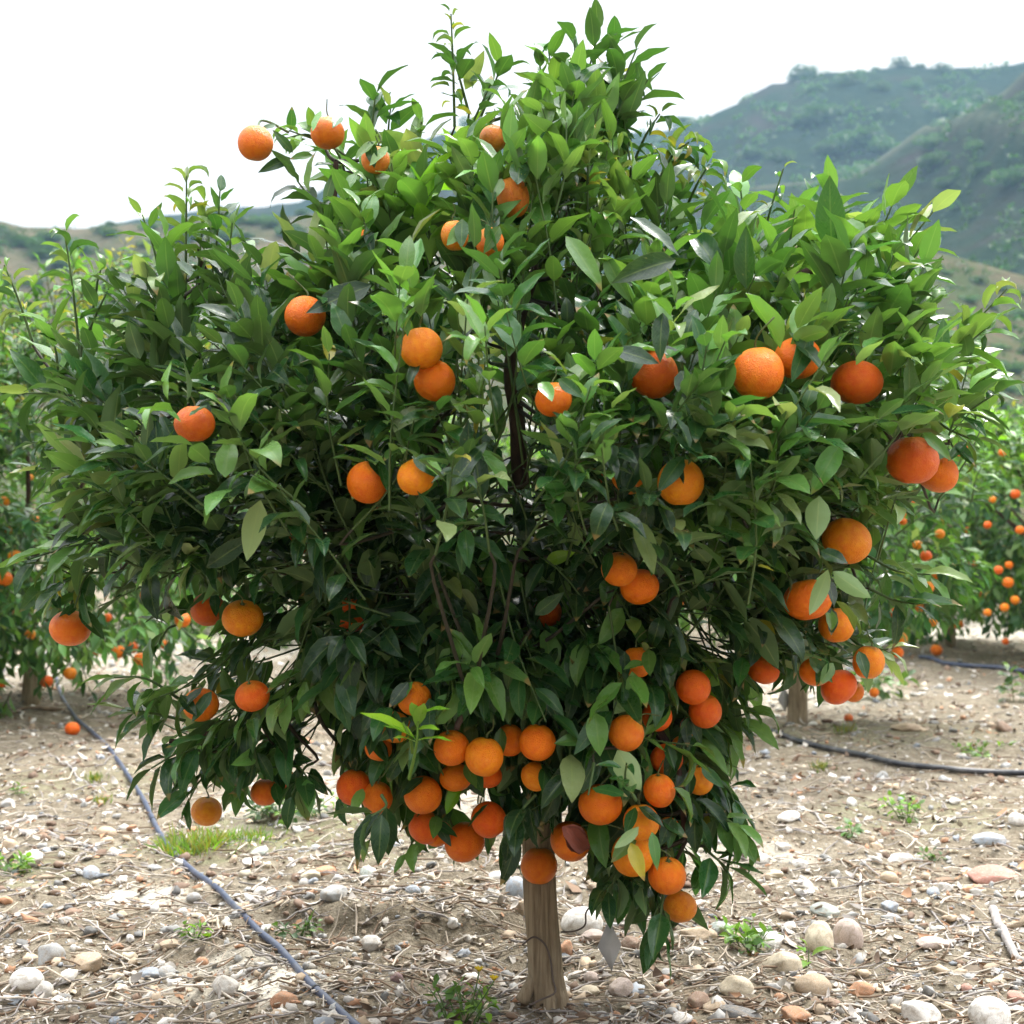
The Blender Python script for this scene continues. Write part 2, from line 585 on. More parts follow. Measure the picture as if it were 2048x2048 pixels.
TONES = {  # colour of the leaf's upper face; 'dark' is deepened to carry interior shade
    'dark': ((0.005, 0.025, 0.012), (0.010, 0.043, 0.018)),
    'mid': ((0.011, 0.055, 0.018), (0.026, 0.102, 0.028)),
    'light': ((0.066, 0.172, 0.036), (0.135, 0.270, 0.070)),
    'pale': ((0.190, 0.290, 0.110), (0.300, 0.390, 0.190)),
    'lime': ((0.160, 0.360, 0.020), (0.240, 0.460, 0.035)),
    'yellow': ((0.22, 0.23, 0.035), (0.38, 0.31, 0.045)),
    'curl': ((0.110, 0.170, 0.050), (0.210, 0.270, 0.110)),
}


class Foliage:
    def __init__(self):
        self.b = []; self.a = []; self.nn = []; self.L = []; self.W = []; self.f = []; self.be = []; self.tw = []; self.c = []

    def leaf(self, base, axis, normal, L, W, fold, bend, twist, tone):
        lo, hi = TONES[tone]
        k = rng.random(); j = rng.uniform(0.88, 1.12, 3) * rng.uniform(0.72, 1.28)
        self.b.append(base); self.a.append(axis); self.nn.append(normal); self.L.append(L); self.W.append(W)
        self.f.append(fold); self.be.append(bend); self.tw.append(twist)
        self.c.append((np.array(lo) * (1 - k) + np.array(hi) * k) * j)

    def shoot(self, pts, n, L, tone, t0=0.25, spread=55, droop=0.0, facing=None, alt=0.0):
        """leaves set in a spiral along a twig"""
        pts = np.asarray(pts)
        m = len(pts)
        ph = rng.uniform(0, 6.28)
        for k in range(n):
            t = t0 + (1 - t0) * (k + 0.6) / n
            x = t * (m - 1); i = min(int(x), m - 2)
            p = pts[i] + (pts[i + 1] - pts[i]) * (x - i)
            d = nrm(pts[min(i + 1, m - 1)] - pts[max(i - 1, 0)])
            ph += 2.4 + rng.normal(0, 0.25)
            ref = np.array((0.2, 0.1, 1.0)) if abs(d[2]) < 0.95 else np.array((1.0, 0.2, 0))
            u = nrm(np.cross(d, ref)); w_ = np.cross(d, u)
            r = math.cos(ph) * u + math.sin(ph) * w_
            th = math.radians(np.clip(spread * (1.15 - 0.55 * (k / max(1, n - 1))) + rng.normal(0, 9), 8, 95))
            a = d * math.cos(th) + r * math.sin(th)
            a = a + np.array((0, 0, -droop * rng.uniform(0.5, 1.2)))
            a = nrm(a)
            up = np.array((0, 0, 1.0)) + 0.45 * d + (0 if facing is None else facing) + rng.normal(0, 0.28, 3)
            sz = L * rng.uniform(0.72, 1.18) * (0.8 + 0.3 * math.sin(math.pi * min(1, (k + 1) / n)))
            tn = tone
            if tone == 'curl':
                tn = random.choice(('curl', 'curl', 'light', 'yellow', 'mid'))
                bend = rng.uniform(0.8, 2.6); fold = math.radians(rng.uniform(25, 60))
                sz *= 0.85
            else:
                bend = rng.uniform(0.05, 0.95) if rng.random() > 0.08 else rng.uniform(1.0, 2.2)
                fold = math.radians(rng.uniform(6, 32))
                if rng.random() < alt:
                    tn = random.choice(('light', 'pale', 'mid', 'curl'))
                elif rng.random() < 0.005:
                    tn = 'yellow'
            if tn == 'yellow': sz *= 0.7
            self.leaf(p + a * 0.008, a, up, sz, sz * rng.uniform(0.175, 0.235), fold, bend, rng.normal(0, 0.25), tn)

    def arrays(self):
        return [np.array(x, float) for x in (self.b, self.a, self.nn, self.L, self.W, self.f, self.be, self.tw, self.c)]

    def keep(self, mask):
        for k in ('b', 'a', 'nn', 'L', 'W', 'f', 'be', 'tw', 'c'):
            v = getattr(self, k)
            setattr(self, k, [x for x, ok in zip(v, mask) if ok])

    def mesh(self, name, nl=6, nv=2, extra=None):
        b, a, nn, L, W, f, be, tw, c = self.arrays()
        v, q, uv, idx = leaf_arrays(b, a, nn, L, W, f, be, tw, nl, nv)
        col = c[idx]
        mi = np.zeros(len(q), int)
        if extra is not None and extra.n:     # twigs (material 1) join the same mesh
            ev = np.concatenate(extra.v); eq = np.concatenate(extra.q) + len(v); ec = np.concatenate(extra.c)
            v = np.concatenate([v, ev]); q = np.concatenate([q, eq]); col = np.concatenate([col, ec])
            uv = np.concatenate([uv, np.full((len(ev), 2), 0.3)])
            mi = np.concatenate([mi, np.ones(len(eq), int)])
        return mesh_np(name, v, q, None, True, mi, col, uv)

# ------------------------------------------------------------------ ground
def make_ground():
    N = 560
    u = np.linspace(-1, 1, N)
    k = 8.2
    g = 600 * np.sinh(k * u) / np.sinh(k)
    xs, ys = g, g + 2.75
    X, Y = np.meshgrid(xs, ys, indexing='ij')
    R = np.hypot(X, Y - 2.75)
    Z = ground_h(X, Y)
    Z = Z * np.clip(1.5 - R / 30, 0.3, 1)
    v = np.stack([X, Y, Z], -1).reshape(-1, 3)
    i, j = np.meshgrid(np.arange(N - 1), np.arange(N - 1), indexing='ij')
    a = (i * N + j).ravel()
    q = np.stack([a, a + N, a + N + 1, a + 1], 1)
    tint = np.zeros((len(v), 3))
    # pale bare patches and mossy green patches of the soil
    for px, py, rx, ry, s in ((565, 1955, 0.085, 0.075, 1.0), (275, 1795, 0.10, 0.06, 0.9), (470, 1920, 0.10, 0.05, 0.5),
                              (900, 1560, 0.35, 0.5, 0.35), (640, 1590, 0.3, 0.35, 0.45), (330, 1270, 0.9, 1.5, 0.4), (560, 1280, 0.9, 1.5, 0.4), (60, 1330, 0.8, 0.9, 0.3),
                              (1450, 1700, 0.22, 0.12, 0.35), (1950, 1250, 1.2, 2.0, 0.4), (400, 1980, 0.12, 0.06, 0.35), (1560, 1380, 0.5, 0.6, 0.35)):
        p = G(px, py)
        d2 = ((v[:, 0] - p[0]) / rx) ** 2 + ((v[:, 1] - p[1]) / ry) ** 2
        wob = 1 + 0.8 * vnoise(v[:, 0] * 18, v[:, 1] * 18, 9)
        tint[:, 0] = np.maximum(tint[:, 0], s * np.clip(1.6 - d2 * wob, 0, 1))
    for px, py, rx, ry, s in ((580, 1640, 0.3, 0.25, 0.7), (380, 1700, 0.22, 0.16, 0.6), (1820, 1640, 0.3, 0.25, 0.4), (1690, 1470, 0.7, 0.5, 0.35),
                              (30, 1740, 0.2, 0.2, 0.5), (760, 1680, 0.3, 0.25, 0.3), (200, 1560, 0.4, 0.3, 0.35)):
        p = G(px, py)
        d2 = ((v[:, 0] - p[0]) / rx) ** 2 + ((v[:, 1] - p[1]) / ry) ** 2
        tint[:, 1] = np.maximum(tint[:, 1], s * np.clip(1.3 - d2, 0, 1))
    me = mesh_np('ground', v, q, None, True, None, tint)
    o = link('ground', me, [M['ground']])
    tag(o, 'stony tan orchard soil under the orange trees', 'ground', kind='structure')


make_ground()


# ------------------------------------------------------------------ hills
def interp(prof, x):
    p = np.array(prof, float)
    return np.interp(x, p[:, 0], p[:, 1])


HILLS = {}


def make_hill(name, prof, r0, r1, r2, mat, label, seed, rough=1.0, power=1.15, trail=0.0, spur=None, nx=260, ny=70):
    """a slope rising from r0 to its crest at r1 (crest height from the profile), and falling to r2 behind"""
    px = np.linspace(-1800, 3900, nx)
    t = np.concatenate([np.linspace(0, 1, ny), np.linspace(1, 2, ny // 2)[1:]])
    PX, T = np.meshgrid(px, t, indexing='ij')
    Rr = np.where(T <= 1, r0 + (r1 - r0) * T, r1 + (r2 - r1) * (T - 1))
    crest = (HORIZON - interp(prof, PX)) / FPX * r1 + CAM_H
    X = (PX - 1024) / FPX * Rr
    shape = np.where(T <= 1, np.clip(T, 0, 1) ** power, np.clip(2 - T, 0, 1) ** 1.4)
    Z = crest * shape - 0.3
    am = rough * np.minimum(1, T * 2.5) * np.where(T > 1, 1, 1)
    fade = np.where(np.abs(T - 1) < 0.12, 0.25 + 0.75 * np.abs(T - 1) / 0.12, 1)
    Z = Z + am * fade * (7.0 * vnoise(X / 46 + seed, Rr / 60, seed) + 3.0 * vnoise(X / 17, Rr / 24, seed + 1))
    Z = Z + am * (0.9 * vnoise(X / 6, Rr / 8, seed + 2) + 0.5 * vnoise(X / 2.2, Rr / 4, seed + 3))
    tint = np.zeros((nx * len(t), 3))
    if trail:
        tr = np.clip(1 - np.abs(T - 1.0) / 0.035, 0, 1) * trail
        tint[:, 0] = tr.ravel()
    if spur is not None:       # a side ridge running down the front face, with a bare track on its crest
        for (xa, ta, xb, tb, wid, hh) in spur:
            cx = xa + (xb - xa) * (T - ta) / (tb - ta)
            inside = np.clip((np.minimum(T, ta) - tb + 0.05) * 8, 0, 1) * (T <= 1.0)
            d = np.abs(PX - cx) / wid
            Z = Z + hh * inside * np.clip(1 - d, 0, 1)
            tint[:, 0] = np.maximum(tint[:, 0], (inside * np.clip(1 - d * 7, 0, 1) * 0.8).ravel())
    Z = np.where(T == 0, -0.6, Z)
    v = np.stack([X, Rr, Z], -1).reshape(-1, 3)
    m = len(t)
    i, j = np.meshgrid(np.arange(nx - 1), np.arange(m - 1), indexing='ij')
    a = (i * m + j).ravel()
    q = np.stack([a, a + m, a + m + 1, a + 1], 1)
    me = mesh_np(name, v, q, None, True, None, tint)
    o = link(name, me, [mat])
    tag(o, label, 'hill', kind='structure')
    HILLS[label] = (px, t, v.reshape(nx, m, 3))
    return label


green = mat_hill('green_hillside', [(0.3, (0.010, 0.021, 0.013)), (0.5, (0.019, 0.031, 0.019)), (0.66, (0.044, 0.033, 0.031))], (0.030, 0.043, 0.025), 0.035, (0.022, 0.034, 0.022))
brown = mat_hill('dry_hillside', [(0.3, (0.052, 0.058, 0.034)), (0.5, (0.095, 0.085, 0.055)), (0.7, (0.15, 0.118, 0.08))], (0.062, 0.072, 0.036), 0.05, (0.036, 0.046, 0.024))
valley = mat_hill('planted_slope', [(0.3, (0.045, 0.058, 0.028)), (0.5, (0.085, 0.08, 0.045)), (0.7, (0.15, 0.105, 0.075))], (0.055, 0.08, 0.03), 0.06, (0.026, 0.040, 0.018))
H_FAR = make_hill('hill', [(-1800, 420), (0, 480), (600, 400), (820, 285), (900, 262), (1000, 256), (1200, 268), (1340, 266), (1400, 246), (1450, 222), (1500, 190), (1545, 168), (1620, 150),
                           (1700, 146), (1800, 133), (1900, 131), (2000, 124), (2048, 116), (2400, 60), (3900, 120)],
                  170, 380, 620, green, 'tall blue green hill with a bare ridge under the sky', 21, 1.2, 1.05)
H_SPUR = make_hill('hill', [(-1800, 640), (600, 600), (1000, 440), (1250, 402), (1480, 372), (1650, 360), (1800, 338), (1870, 322), (1930, 262), (1985, 200), (2048, 138), (2200, 0), (2600, -120), (3900, 0)],
                   110, 255, 420, green, 'green spur with a bare track along its crest in front of the tall hill', 41, 0.9, 1.1, 0.8, [(1850, 1.0, 2090, 0.62, 150, 7.0)])
H_LEFT = make_hill('hill', [(-1800, 330), (-500, 400), (-60, 432), (10, 446), (40, 457), (150, 460), (280, 450), (450, 442), (620, 430), (760, 424), (900, 470), (1150, 560), (1400, 640), (3900, 900)],
                   85, 190, 330, brown, 'low brown hill dotted with dark shrubs on the left', 61, 0.55, 1.2)
H_VAL = make_hill('hill', [(-1800, 900), (1000, 760), (1300, 600), (1500, 530), (1700, 500), (1850, 492), (1920, 505), (2048, 540), (2300, 560), (3900, 600)],
                  60, 140, 240, valley, 'brown and green planted slope at the foot of the right hills', 81, 0.45, 1.25)


def hill_pt(h, px, t):
    a, tt, v = HILLS[h]
    i = int(np.argmin(np.abs(a - px))); j = int(np.argmin(np.abs(tt[:70] - t)))
    p = v[i, j].copy()
    x = (px - 1024) / FPX * p[1]
    p[0] = x
    return p


def shrub_mesh(name, seed, nleaf, leafsize, tone, flat=0.72):
    r = np.random.default_rng(seed)
    f = Foliage()
    lobes = [(r.normal(0, 0.32, 3) * (1, 1, 0.5) + (0, 0, 0.5), r.uniform(0.35, 0.6)) for _ in range(7)]
    for k in range(nleaf):
        c, rad = lobes[k % 7]
        d = nrm(r.normal(0, 1, 3))
        p = c + d * rad * r.uniform(0.55, 1.0) * (1, 1, flat)
        if p[2] < 0: p[2] = abs(p[2]) * 0.3
        f.leaf(p, d + r.normal(0, 0.5, 3), np.array((0, 0, 1.0)) + r.normal(0, 0.5, 3), leafsize * r.uniform(0.6, 1.3), leafsize * 0.35, 0.2, 0.4, 0.0, tone)
    mb = MB()
    mb.tube([(0, 0, -0.3), (0.03, 0, 0.2), (0.0, 0.04, 0.55)], [0.06, 0.045, 0.02], 5, (0.08, 0.06, 0.04), 1, False)
    return f.mesh(name, 2, 1, mb)


SHRUB = [shrub_mesh('shrub', 100 + k, 1500, 0.13, t) for k, t in enumerate(('dark', 'dark', 'mid'))]
for me in SHRUB:
    me.materials.append(M['leaf_far']); me.materials.append(M['twig'])


def shrub(h, px, t, size, label, group, kind=0, name='shrub'):
    p = hill_pt(h, px, t)
    o = bpy.data.objects.new(name, SHRUB[kind])
    COL.objects.link(o)
    o.location = p - np.array((0, 0, 0.15 * size))
    size *= 0.62
    o.scale = (size * 1.15, size * 1.15, size * 0.85)
    o.rotation_euler = (0, 0, rng.uniform(0, 6.28))
    tag(o, label, 'shrub', group)
    return o


# clumps of trees on the skylines and darker patches of brush on the big hill
for px, t, s, lab in ((1370, 1.0, 5.2, 'dark tree clump on the skyline at the low left foot of the tall hill'),
                      (1610, 0.995, 6.2, 'round tree clump standing up on the skyline shoulder of the tall hill'),
                      (1592, 0.995, 3.4, 'small tree on the skyline just left of the round shoulder clump'),
                      (1800, 0.995, 4.4, 'wide low bush on the middle of the tall hill skyline'),
                      (1843, 0.995, 2.6, 'tiny bush between the two wide bushes on the tall hill skyline'),
                      (1885, 0.99, 4.4, 'wide low bush on the tall hill skyline nearest the upper ridge'),
                      (1752, 0.995, 1.9, 'single tiny bush on the bare part of the tall hill skyline'),
                      (945, 1.0, 6.5, 'blue hazy tree clump on the skyline seen through the orange tree top')):
    shrub(H_FAR, px, t, s, lab, 'tree clumps on the hill skyline', 0)
for k, (px, t, s) in enumerate(((1640, 0.80, 8), (1610, 0.78, 6), (1690, 0.73, 7), (1740, 0.72, 6), (1660, 0.71, 6), (1720, 0.62, 8), (1700, 0.9, 6), (1630, 0.88, 5),
                                (1925, 0.80, 9), (1940, 0.86, 7), (1905, 0.74, 8), (1770, 0.70, 7), (1560, 0.7, 5), (1500, 0.72, 5), (1830, 0.9, 4), (1760, 0.86, 4))):
    shrub(H_FAR, px, t, s, 'dark brush patch on the slope of the tall hill', 'brush patches on the tall hill', k % 3)
for k in range(26):
    px = 1480 + k * 24 + rng.uniform(-15, 15)
    shrub(H_SPUR, px, rng.uniform(0.45, 0.93), rng.uniform(2.0, 4.2), 'low green bush on the slope of the green spur', 'bushes on the green spur', k % 3)
for k in range(120):
    px = rng.uniform(-60, 800)
    shrub(H_LEFT, px, rng.uniform(0.35, 0.96) ** 0.8, rng.uniform(1.3, 2.9), 'dark round shrub dotted on the brown left hill', 'shrubs on the brown left hill', k % 3)
shrub(H_LEFT, 432, 1.0, 3.3, 'largest dark tree standing on the skyline of the brown left hill', 'skyline trees on the left hill', 0)
shrub(H_LEFT, 606, 1.0, 1.8, 'small shrub on the brown left hill skyline beside the orange tree', 'skyline trees on the left hill', 1)
shrub(H_LEFT, 215, 1.0, 1.6, 'small shrub on the brown left hill skyline above the neighbouring tree', 'skyline trees on the left hill', 1)
for row in range(7):
    for k in range(9):
        px = 1700 + k * 50 + row * 17 + rng.uniform(-8, 8)
        shrub(H_VAL, px, 0.42 + row * 0.085, rng.uniform(0.9, 1.6), 'small tree in a planted row on the far slope', 'planted rows on the far slope', 2 if (k + row) % 3 else 0)


def make_scrub():
    f = Foliage()
    for h, n_, xa, xb, ta, tb, s in ((H_FAR, 2600, 900, 2350, 0.45, 1.0, 1.5), (H_SPUR, 1900, 1250, 2350, 0.3, 0.99, 1.1), (H_LEFT, 1700, -300, 820, 0.3, 1.0, 0.55), (H_VAL, 1300, 1500, 2350, 0.3, 0.98, 0.5)):
        for k in range(n_):
            px = rng.uniform(xa, xb); t = ta + (tb - ta) * rng.random() ** 0.8
            if vnoise(px / 60, t * 14, 91) < -0.06: continue
            p = hill_pt(h, px, t)
            sz = s * rng.uniform(0.35, 1.1)
            tone = 'dark' if rng.random() < 0.7 else 'mid'
            for j in range(7):
                d = nrm(rng.normal(0, 1, 3) * (1, 1, .6) + (0, 0, .5))
                f.leaf(p + d * sz * 0.35 + (0, 0, 0.1), d, rng.normal(0, 1, 3), sz * rng.uniform(.5, .9), sz * 0.32, 0.2, 0.4, 0, tone)
    o = link('scrub', f.mesh('scrub', 2, 1), [M['leaf_far']])
    tag(o, 'fine low scrub covering the hill slopes', 'scrub', kind='stuff')


make_scrub()

# ------------------------------------------------------------------ neighbouring orange trees
def crown_mesh(seed, rad, z0, z1, nshoot, tone_hi='light'):
    global rng
    keep = rng
    rng = np.random.default_rng(seed)
    f = Foliage(); mb = MB()
    zc = (z0 + z1) / 2
    bumps = [(nrm(rng.normal(0, 1, 3)), rng.uniform(0.1, 0.3)) for _ in range(16)]
    for k in range(nshoot):
        d = nrm(rng.normal(0, 1, 3))
        lump = 0.82 + sum(a * max(0, (np.dot(d, b) - 0.7) / 0.3) for b, a in bumps)
        rr = lump * rng.uniform(0.6, 1.0) ** 0.5
        hz = math.copysign(abs(d[2]) ** 0.75, d[2])
        p = np.array((d[0] * rad * rr, d[1] * rad * rr, zc + hz * (z1 - z0) / 2 * rr))
        out = nrm(np.array((d[0], d[1], d[2] * 0.7 + (0.45 if d[2] > -0.2 else -0.5))) + rng.normal(0, 0.3, 3))
        ln = rng.uniform(0.14, 0.28)
        pts = spline([p - out * ln, p - out * ln * 0.5 + rng.normal(0, 0.01, 3), p], 6)
        top = d[2] > 0.25
        tone = random.choice(('light', 'mid', tone_hi)) if top else random.choice(('mid', 'light', 'mid', 'light'))
        f.shoot(pts, int(rng.integers(7, 11)), 0.088, tone, 0.1, 58, 0.15 if top else 0.4, None, 0.1)
        mb.tube(pts, np.linspace(0.004, 0.0015, 6), 4, (0.06, 0.09, 0.03), 1, False)
    me = f.mesh('crown', 2, 1, mb)
    me.materials.append(M['leaf_far']); me.materials.append(M['twig'])
    rng = keep
    return me


CROWNS = [crown_mesh(31, 1.0, 0.10, 2.1, 900, 'yellow'), crown_mesh(32, 0.76, 0.22, 1.5, 600), crown_mesh(33, 1.0, 0.13, 1.85, 820, 'lime')]


def neighbour(px, py, kind, label, scale=1.0, rot=0.0, lean=0.0, tall=1.0):
    p = G(px, py)
    t = empty('orange_tree', p)
    tag(t, label, 'orange tree', 'orchard trees behind the main tree')
    t.rotation_euler = (0, 0, rot)
    t.scale = (scale, scale, scale * tall)
    top = (0.7, 0.6, 0.7)[kind]
    mb = MB()
    ln = spline([(0, 0, -0.06), (0.01, 0, 0.2), (lean, 0.01, 0.45), (lean, 0.0, top + 0.3)], 12)
    mb.tube(ln, np.linspace(0.045, 0.024, 12) * (1 if kind != 2 else 0.9), 12)
    child('trunk', mb.mesh('trunk'), [M['trunk']], t, True)
    lm = MB()
    for k in range(6):
        a = k * 1.05 + rot
        hgt = (1.5, 1.1, 1.35)[kind]
        q = spline([(lean, 0, 0.42 + 0.05 * k), (lean + 0.22 * math.cos(a), 0.22 * math.sin(a), 0.65 + 0.07 * k), (0.5 * math.cos(a), 0.5 * math.sin(a), hgt * (0.6 + 0.08 * k))], 9)
        lm.tube(q, np.linspace(0.02, 0.006, 9), 6)
    child('limbs', lm.mesh('limbs'), [M['limb']], t, True)
    child('crown', CROWNS[kind], [], t, True)
    return t, p


neighbour(60, 1408, 0, 'blurred orange tree with yellowish top behind the left arm of the main tree', 1.0, 0.4, 0.0, 0.93)
neighbour(-330, 1450, 0, 'orange tree at the left edge of the picture with only its right side showing', 1.0, 2.2, 0.0, 0.92)
T_R, P_R = neighbour(1594, 1449, 1, 'small orange tree with a metal tag on its trunk behind the main tree', 1.0, 1.0)
neighbour(1899, 1287, 2, 'orange tree full of small fruit behind the far black hose', 1.0, 0.3, 0.0, 0.86)
neighbour(2120, 1318, 2, 'dark leafy orange tree cut by the right edge of the picture', 1.1, 3.0, 0.0, 0.84)
neighbour(2080, 1236, 0, 'distant orange tree rising behind the right hand trees', 0.95, 1.7, 0.0, 0.78)
neighbour(720, 1285, 2, 'orange tree hidden behind the left half of the main tree', 0.9, 2.0)
neighbour(1190, 1275, 2, 'orange tree hidden behind the right half of the main tree', 0.9, 4.0)
neighbour(330, 1262, 2, 'distant orange tree behind the left blurred tree', 0.95, 5.0)
neighbour(1640, 1240, 0, 'distant tall orange tree behind the small tagged tree', 0.9, 3.6, 0.0, 0.75)

# ------------------------------------------------------------------ main tree: trunk and limbs
D0 = 2.56
tb = D(1022, 1868, D0); base_pt = np.array((tb[0], tb[1], float(ground_h(tb[0], tb[1]))))
TREE = empty('orange_tree', base_pt)
tag(TREE, 'big round orange tree laden with fruit in the middle of the stony ground', 'orange tree', 'orange trees in the foreground')


def make_trunk():
    pts = spline([D(1036, 1880, D0), D(1028, 1840, D0), D(1025, 1780, D0), D(1020, 1700, D0), D(1017, 1600, D0), D(1020, 1500, D0), D(1012, 1400, D0), D(990, 1290, D0)], 90)
    pts[:, 2] -= 0.0
    pts = np.concatenate([pts[:1] + np.array(((0.004, 0, -0.06),)), pts])
    n = len(pts); S = 44
    v = []
    for i in range(n):
        t = i / (n - 1)
        r = 0.0305 - 0.004 * t
        r += 0.0015 * math.exp(-t * 26)
        for k in range(S):
            a = 2 * math.pi * k / S
            # deep groove at front right of the lower stem, shallow fluting all round
            g = -0.0085 * math.exp(-((a - 5.25 - 0.15 * t) / 0.10) ** 2) * max(0, 1 - t * 1.5)
            g += -0.003 * math.exp(-((a - 4.55 + 0.1 * t) / 0.08) ** 2) * max(0, 1 - t * 1.3)
            fl = 0.0012 * math.sin(7 * a + 2 * t) + 0.0010 * math.sin(13 * a - 5 * t) + 0.0016 * math.sin(3 * a + 9 * t)
            fl += 0.0015 * float(vnoise(a * 5, t * 22, 77))
            foot = 0.003 * math.exp(-t * 34) * max(0, math.cos(a - 3.5)) ** 2
            rr = r + g + fl + foot
            v.append(pts[i] + np.array((math.cos(a) * rr, math.sin(a) * rr, 0)))
    q = [(i * S + k, i * S + (k + 1) % S, (i + 1) * S + (k + 1) % S, (i + 1) * S + k) for i in range(n - 1) for k in range(S)]
    me = mesh_np('trunk', np.array(v), np.array(q))
    child('trunk', me, [M['trunk']], TREE)
    # knotty root shoulder on the left of the foot
    mb = MB()
    mb.tube(spline([D(1018, 1800, D0), D(1009, 1835, D0 - .008), D(999, 1862, D0 - 0.012), D(984, 1890, D0 - .016)], 10), np.linspace(0.008, 0.013, 10), 12)
    child('root', mb.mesh('root'), [M['trunk']], TREE)


make_trunk()
LIMBS = [  # display pixels (x, y, depth offset), radii in metres
    [(992, 1300, 0), (1000, 1150, .03), (985, 960, .02), (968, 800, -.02), (955, 690, -.06), (1000, 520, -.05), (1062, 380, 0), (1072, 200, 0.02)],
    [(990, 1290, 0), (930, 1160, -.02), (893, 1060, -.08), (868, 950, -.12), (800, 780, -.1), (700, 600, -.08), (640, 420, 0), (640, 300, 0)],
    [(985, 1300, 0), (850, 1150, 0.02), (700, 1090, 0), (560, 1080, -.02), (400, 1020, -.05), (240, 900, 0), (160, 780, 0)],
    [(1000, 1290, 0), (1100, 1150, .02), (1290, 1075, .0), (1420, 1010, -.05), (1580, 930, -.08), (1700, 800, -0.05)],
    [(1000, 1250, 0.02), (1090, 1050, .1), (1200, 800, .08), (1350, 620, .02), (1500, 520, 0), (1650, 470, 0)],
    [(985, 1320, 0), (880, 1280, -.05), (720, 1280, -.12), (560, 1330, -.15), (420, 1380, -.12), (330, 1400, -.1)],
    [(1000, 1320, 0), (1100, 1290, -.08), (1220, 1340, -.15), (1290, 1450, -.18), (1300, 1580, -.18)],
    [(990, 1290, .02), (900, 1050, .2), (760, 820, .25), (560, 640, .2), (420, 560, .1), (370, 470, .05)],
    [(992, 1290, .02), (1050, 1100, .3), (1180, 800, .35), (1250, 590, .25), (1240, 480, .15)],
    [(990, 1310, 0), (960, 1250, -.2), (900, 1300, -.3), (850, 1380, -.35)],
]
LIMB_PTS = []
for k, lm in enumerate(LIMBS):
    pts = spline([D(x, y, D0 + o) for x, y, o in lm], 40)
    pts += np.cumsum(rng.normal(0, 0.0012, pts.shape), 0)
    r0 = 0.021 if k < 5 else 0.015
    mb = MB(); mb.tube(pts, np.linspace(r0, 0.0045, 40), 9)
    child('limb', mb.mesh('limb'), [M['limb']], TREE)
    LIMB_PTS.append(pts[4:])
LIMB_PTS = np.concatenate(LIMB_PTS)

# ------------------------------------------------------------------ fruit of the main tree
OR, DO, YO, PO = (0.95, 0.225, 0.004), (0.88, 0.140, 0.003), (0.97, 0.32, 0.006), (0.88, 0.27, 0.035)
F = 'mandarins hanging on the main tree'
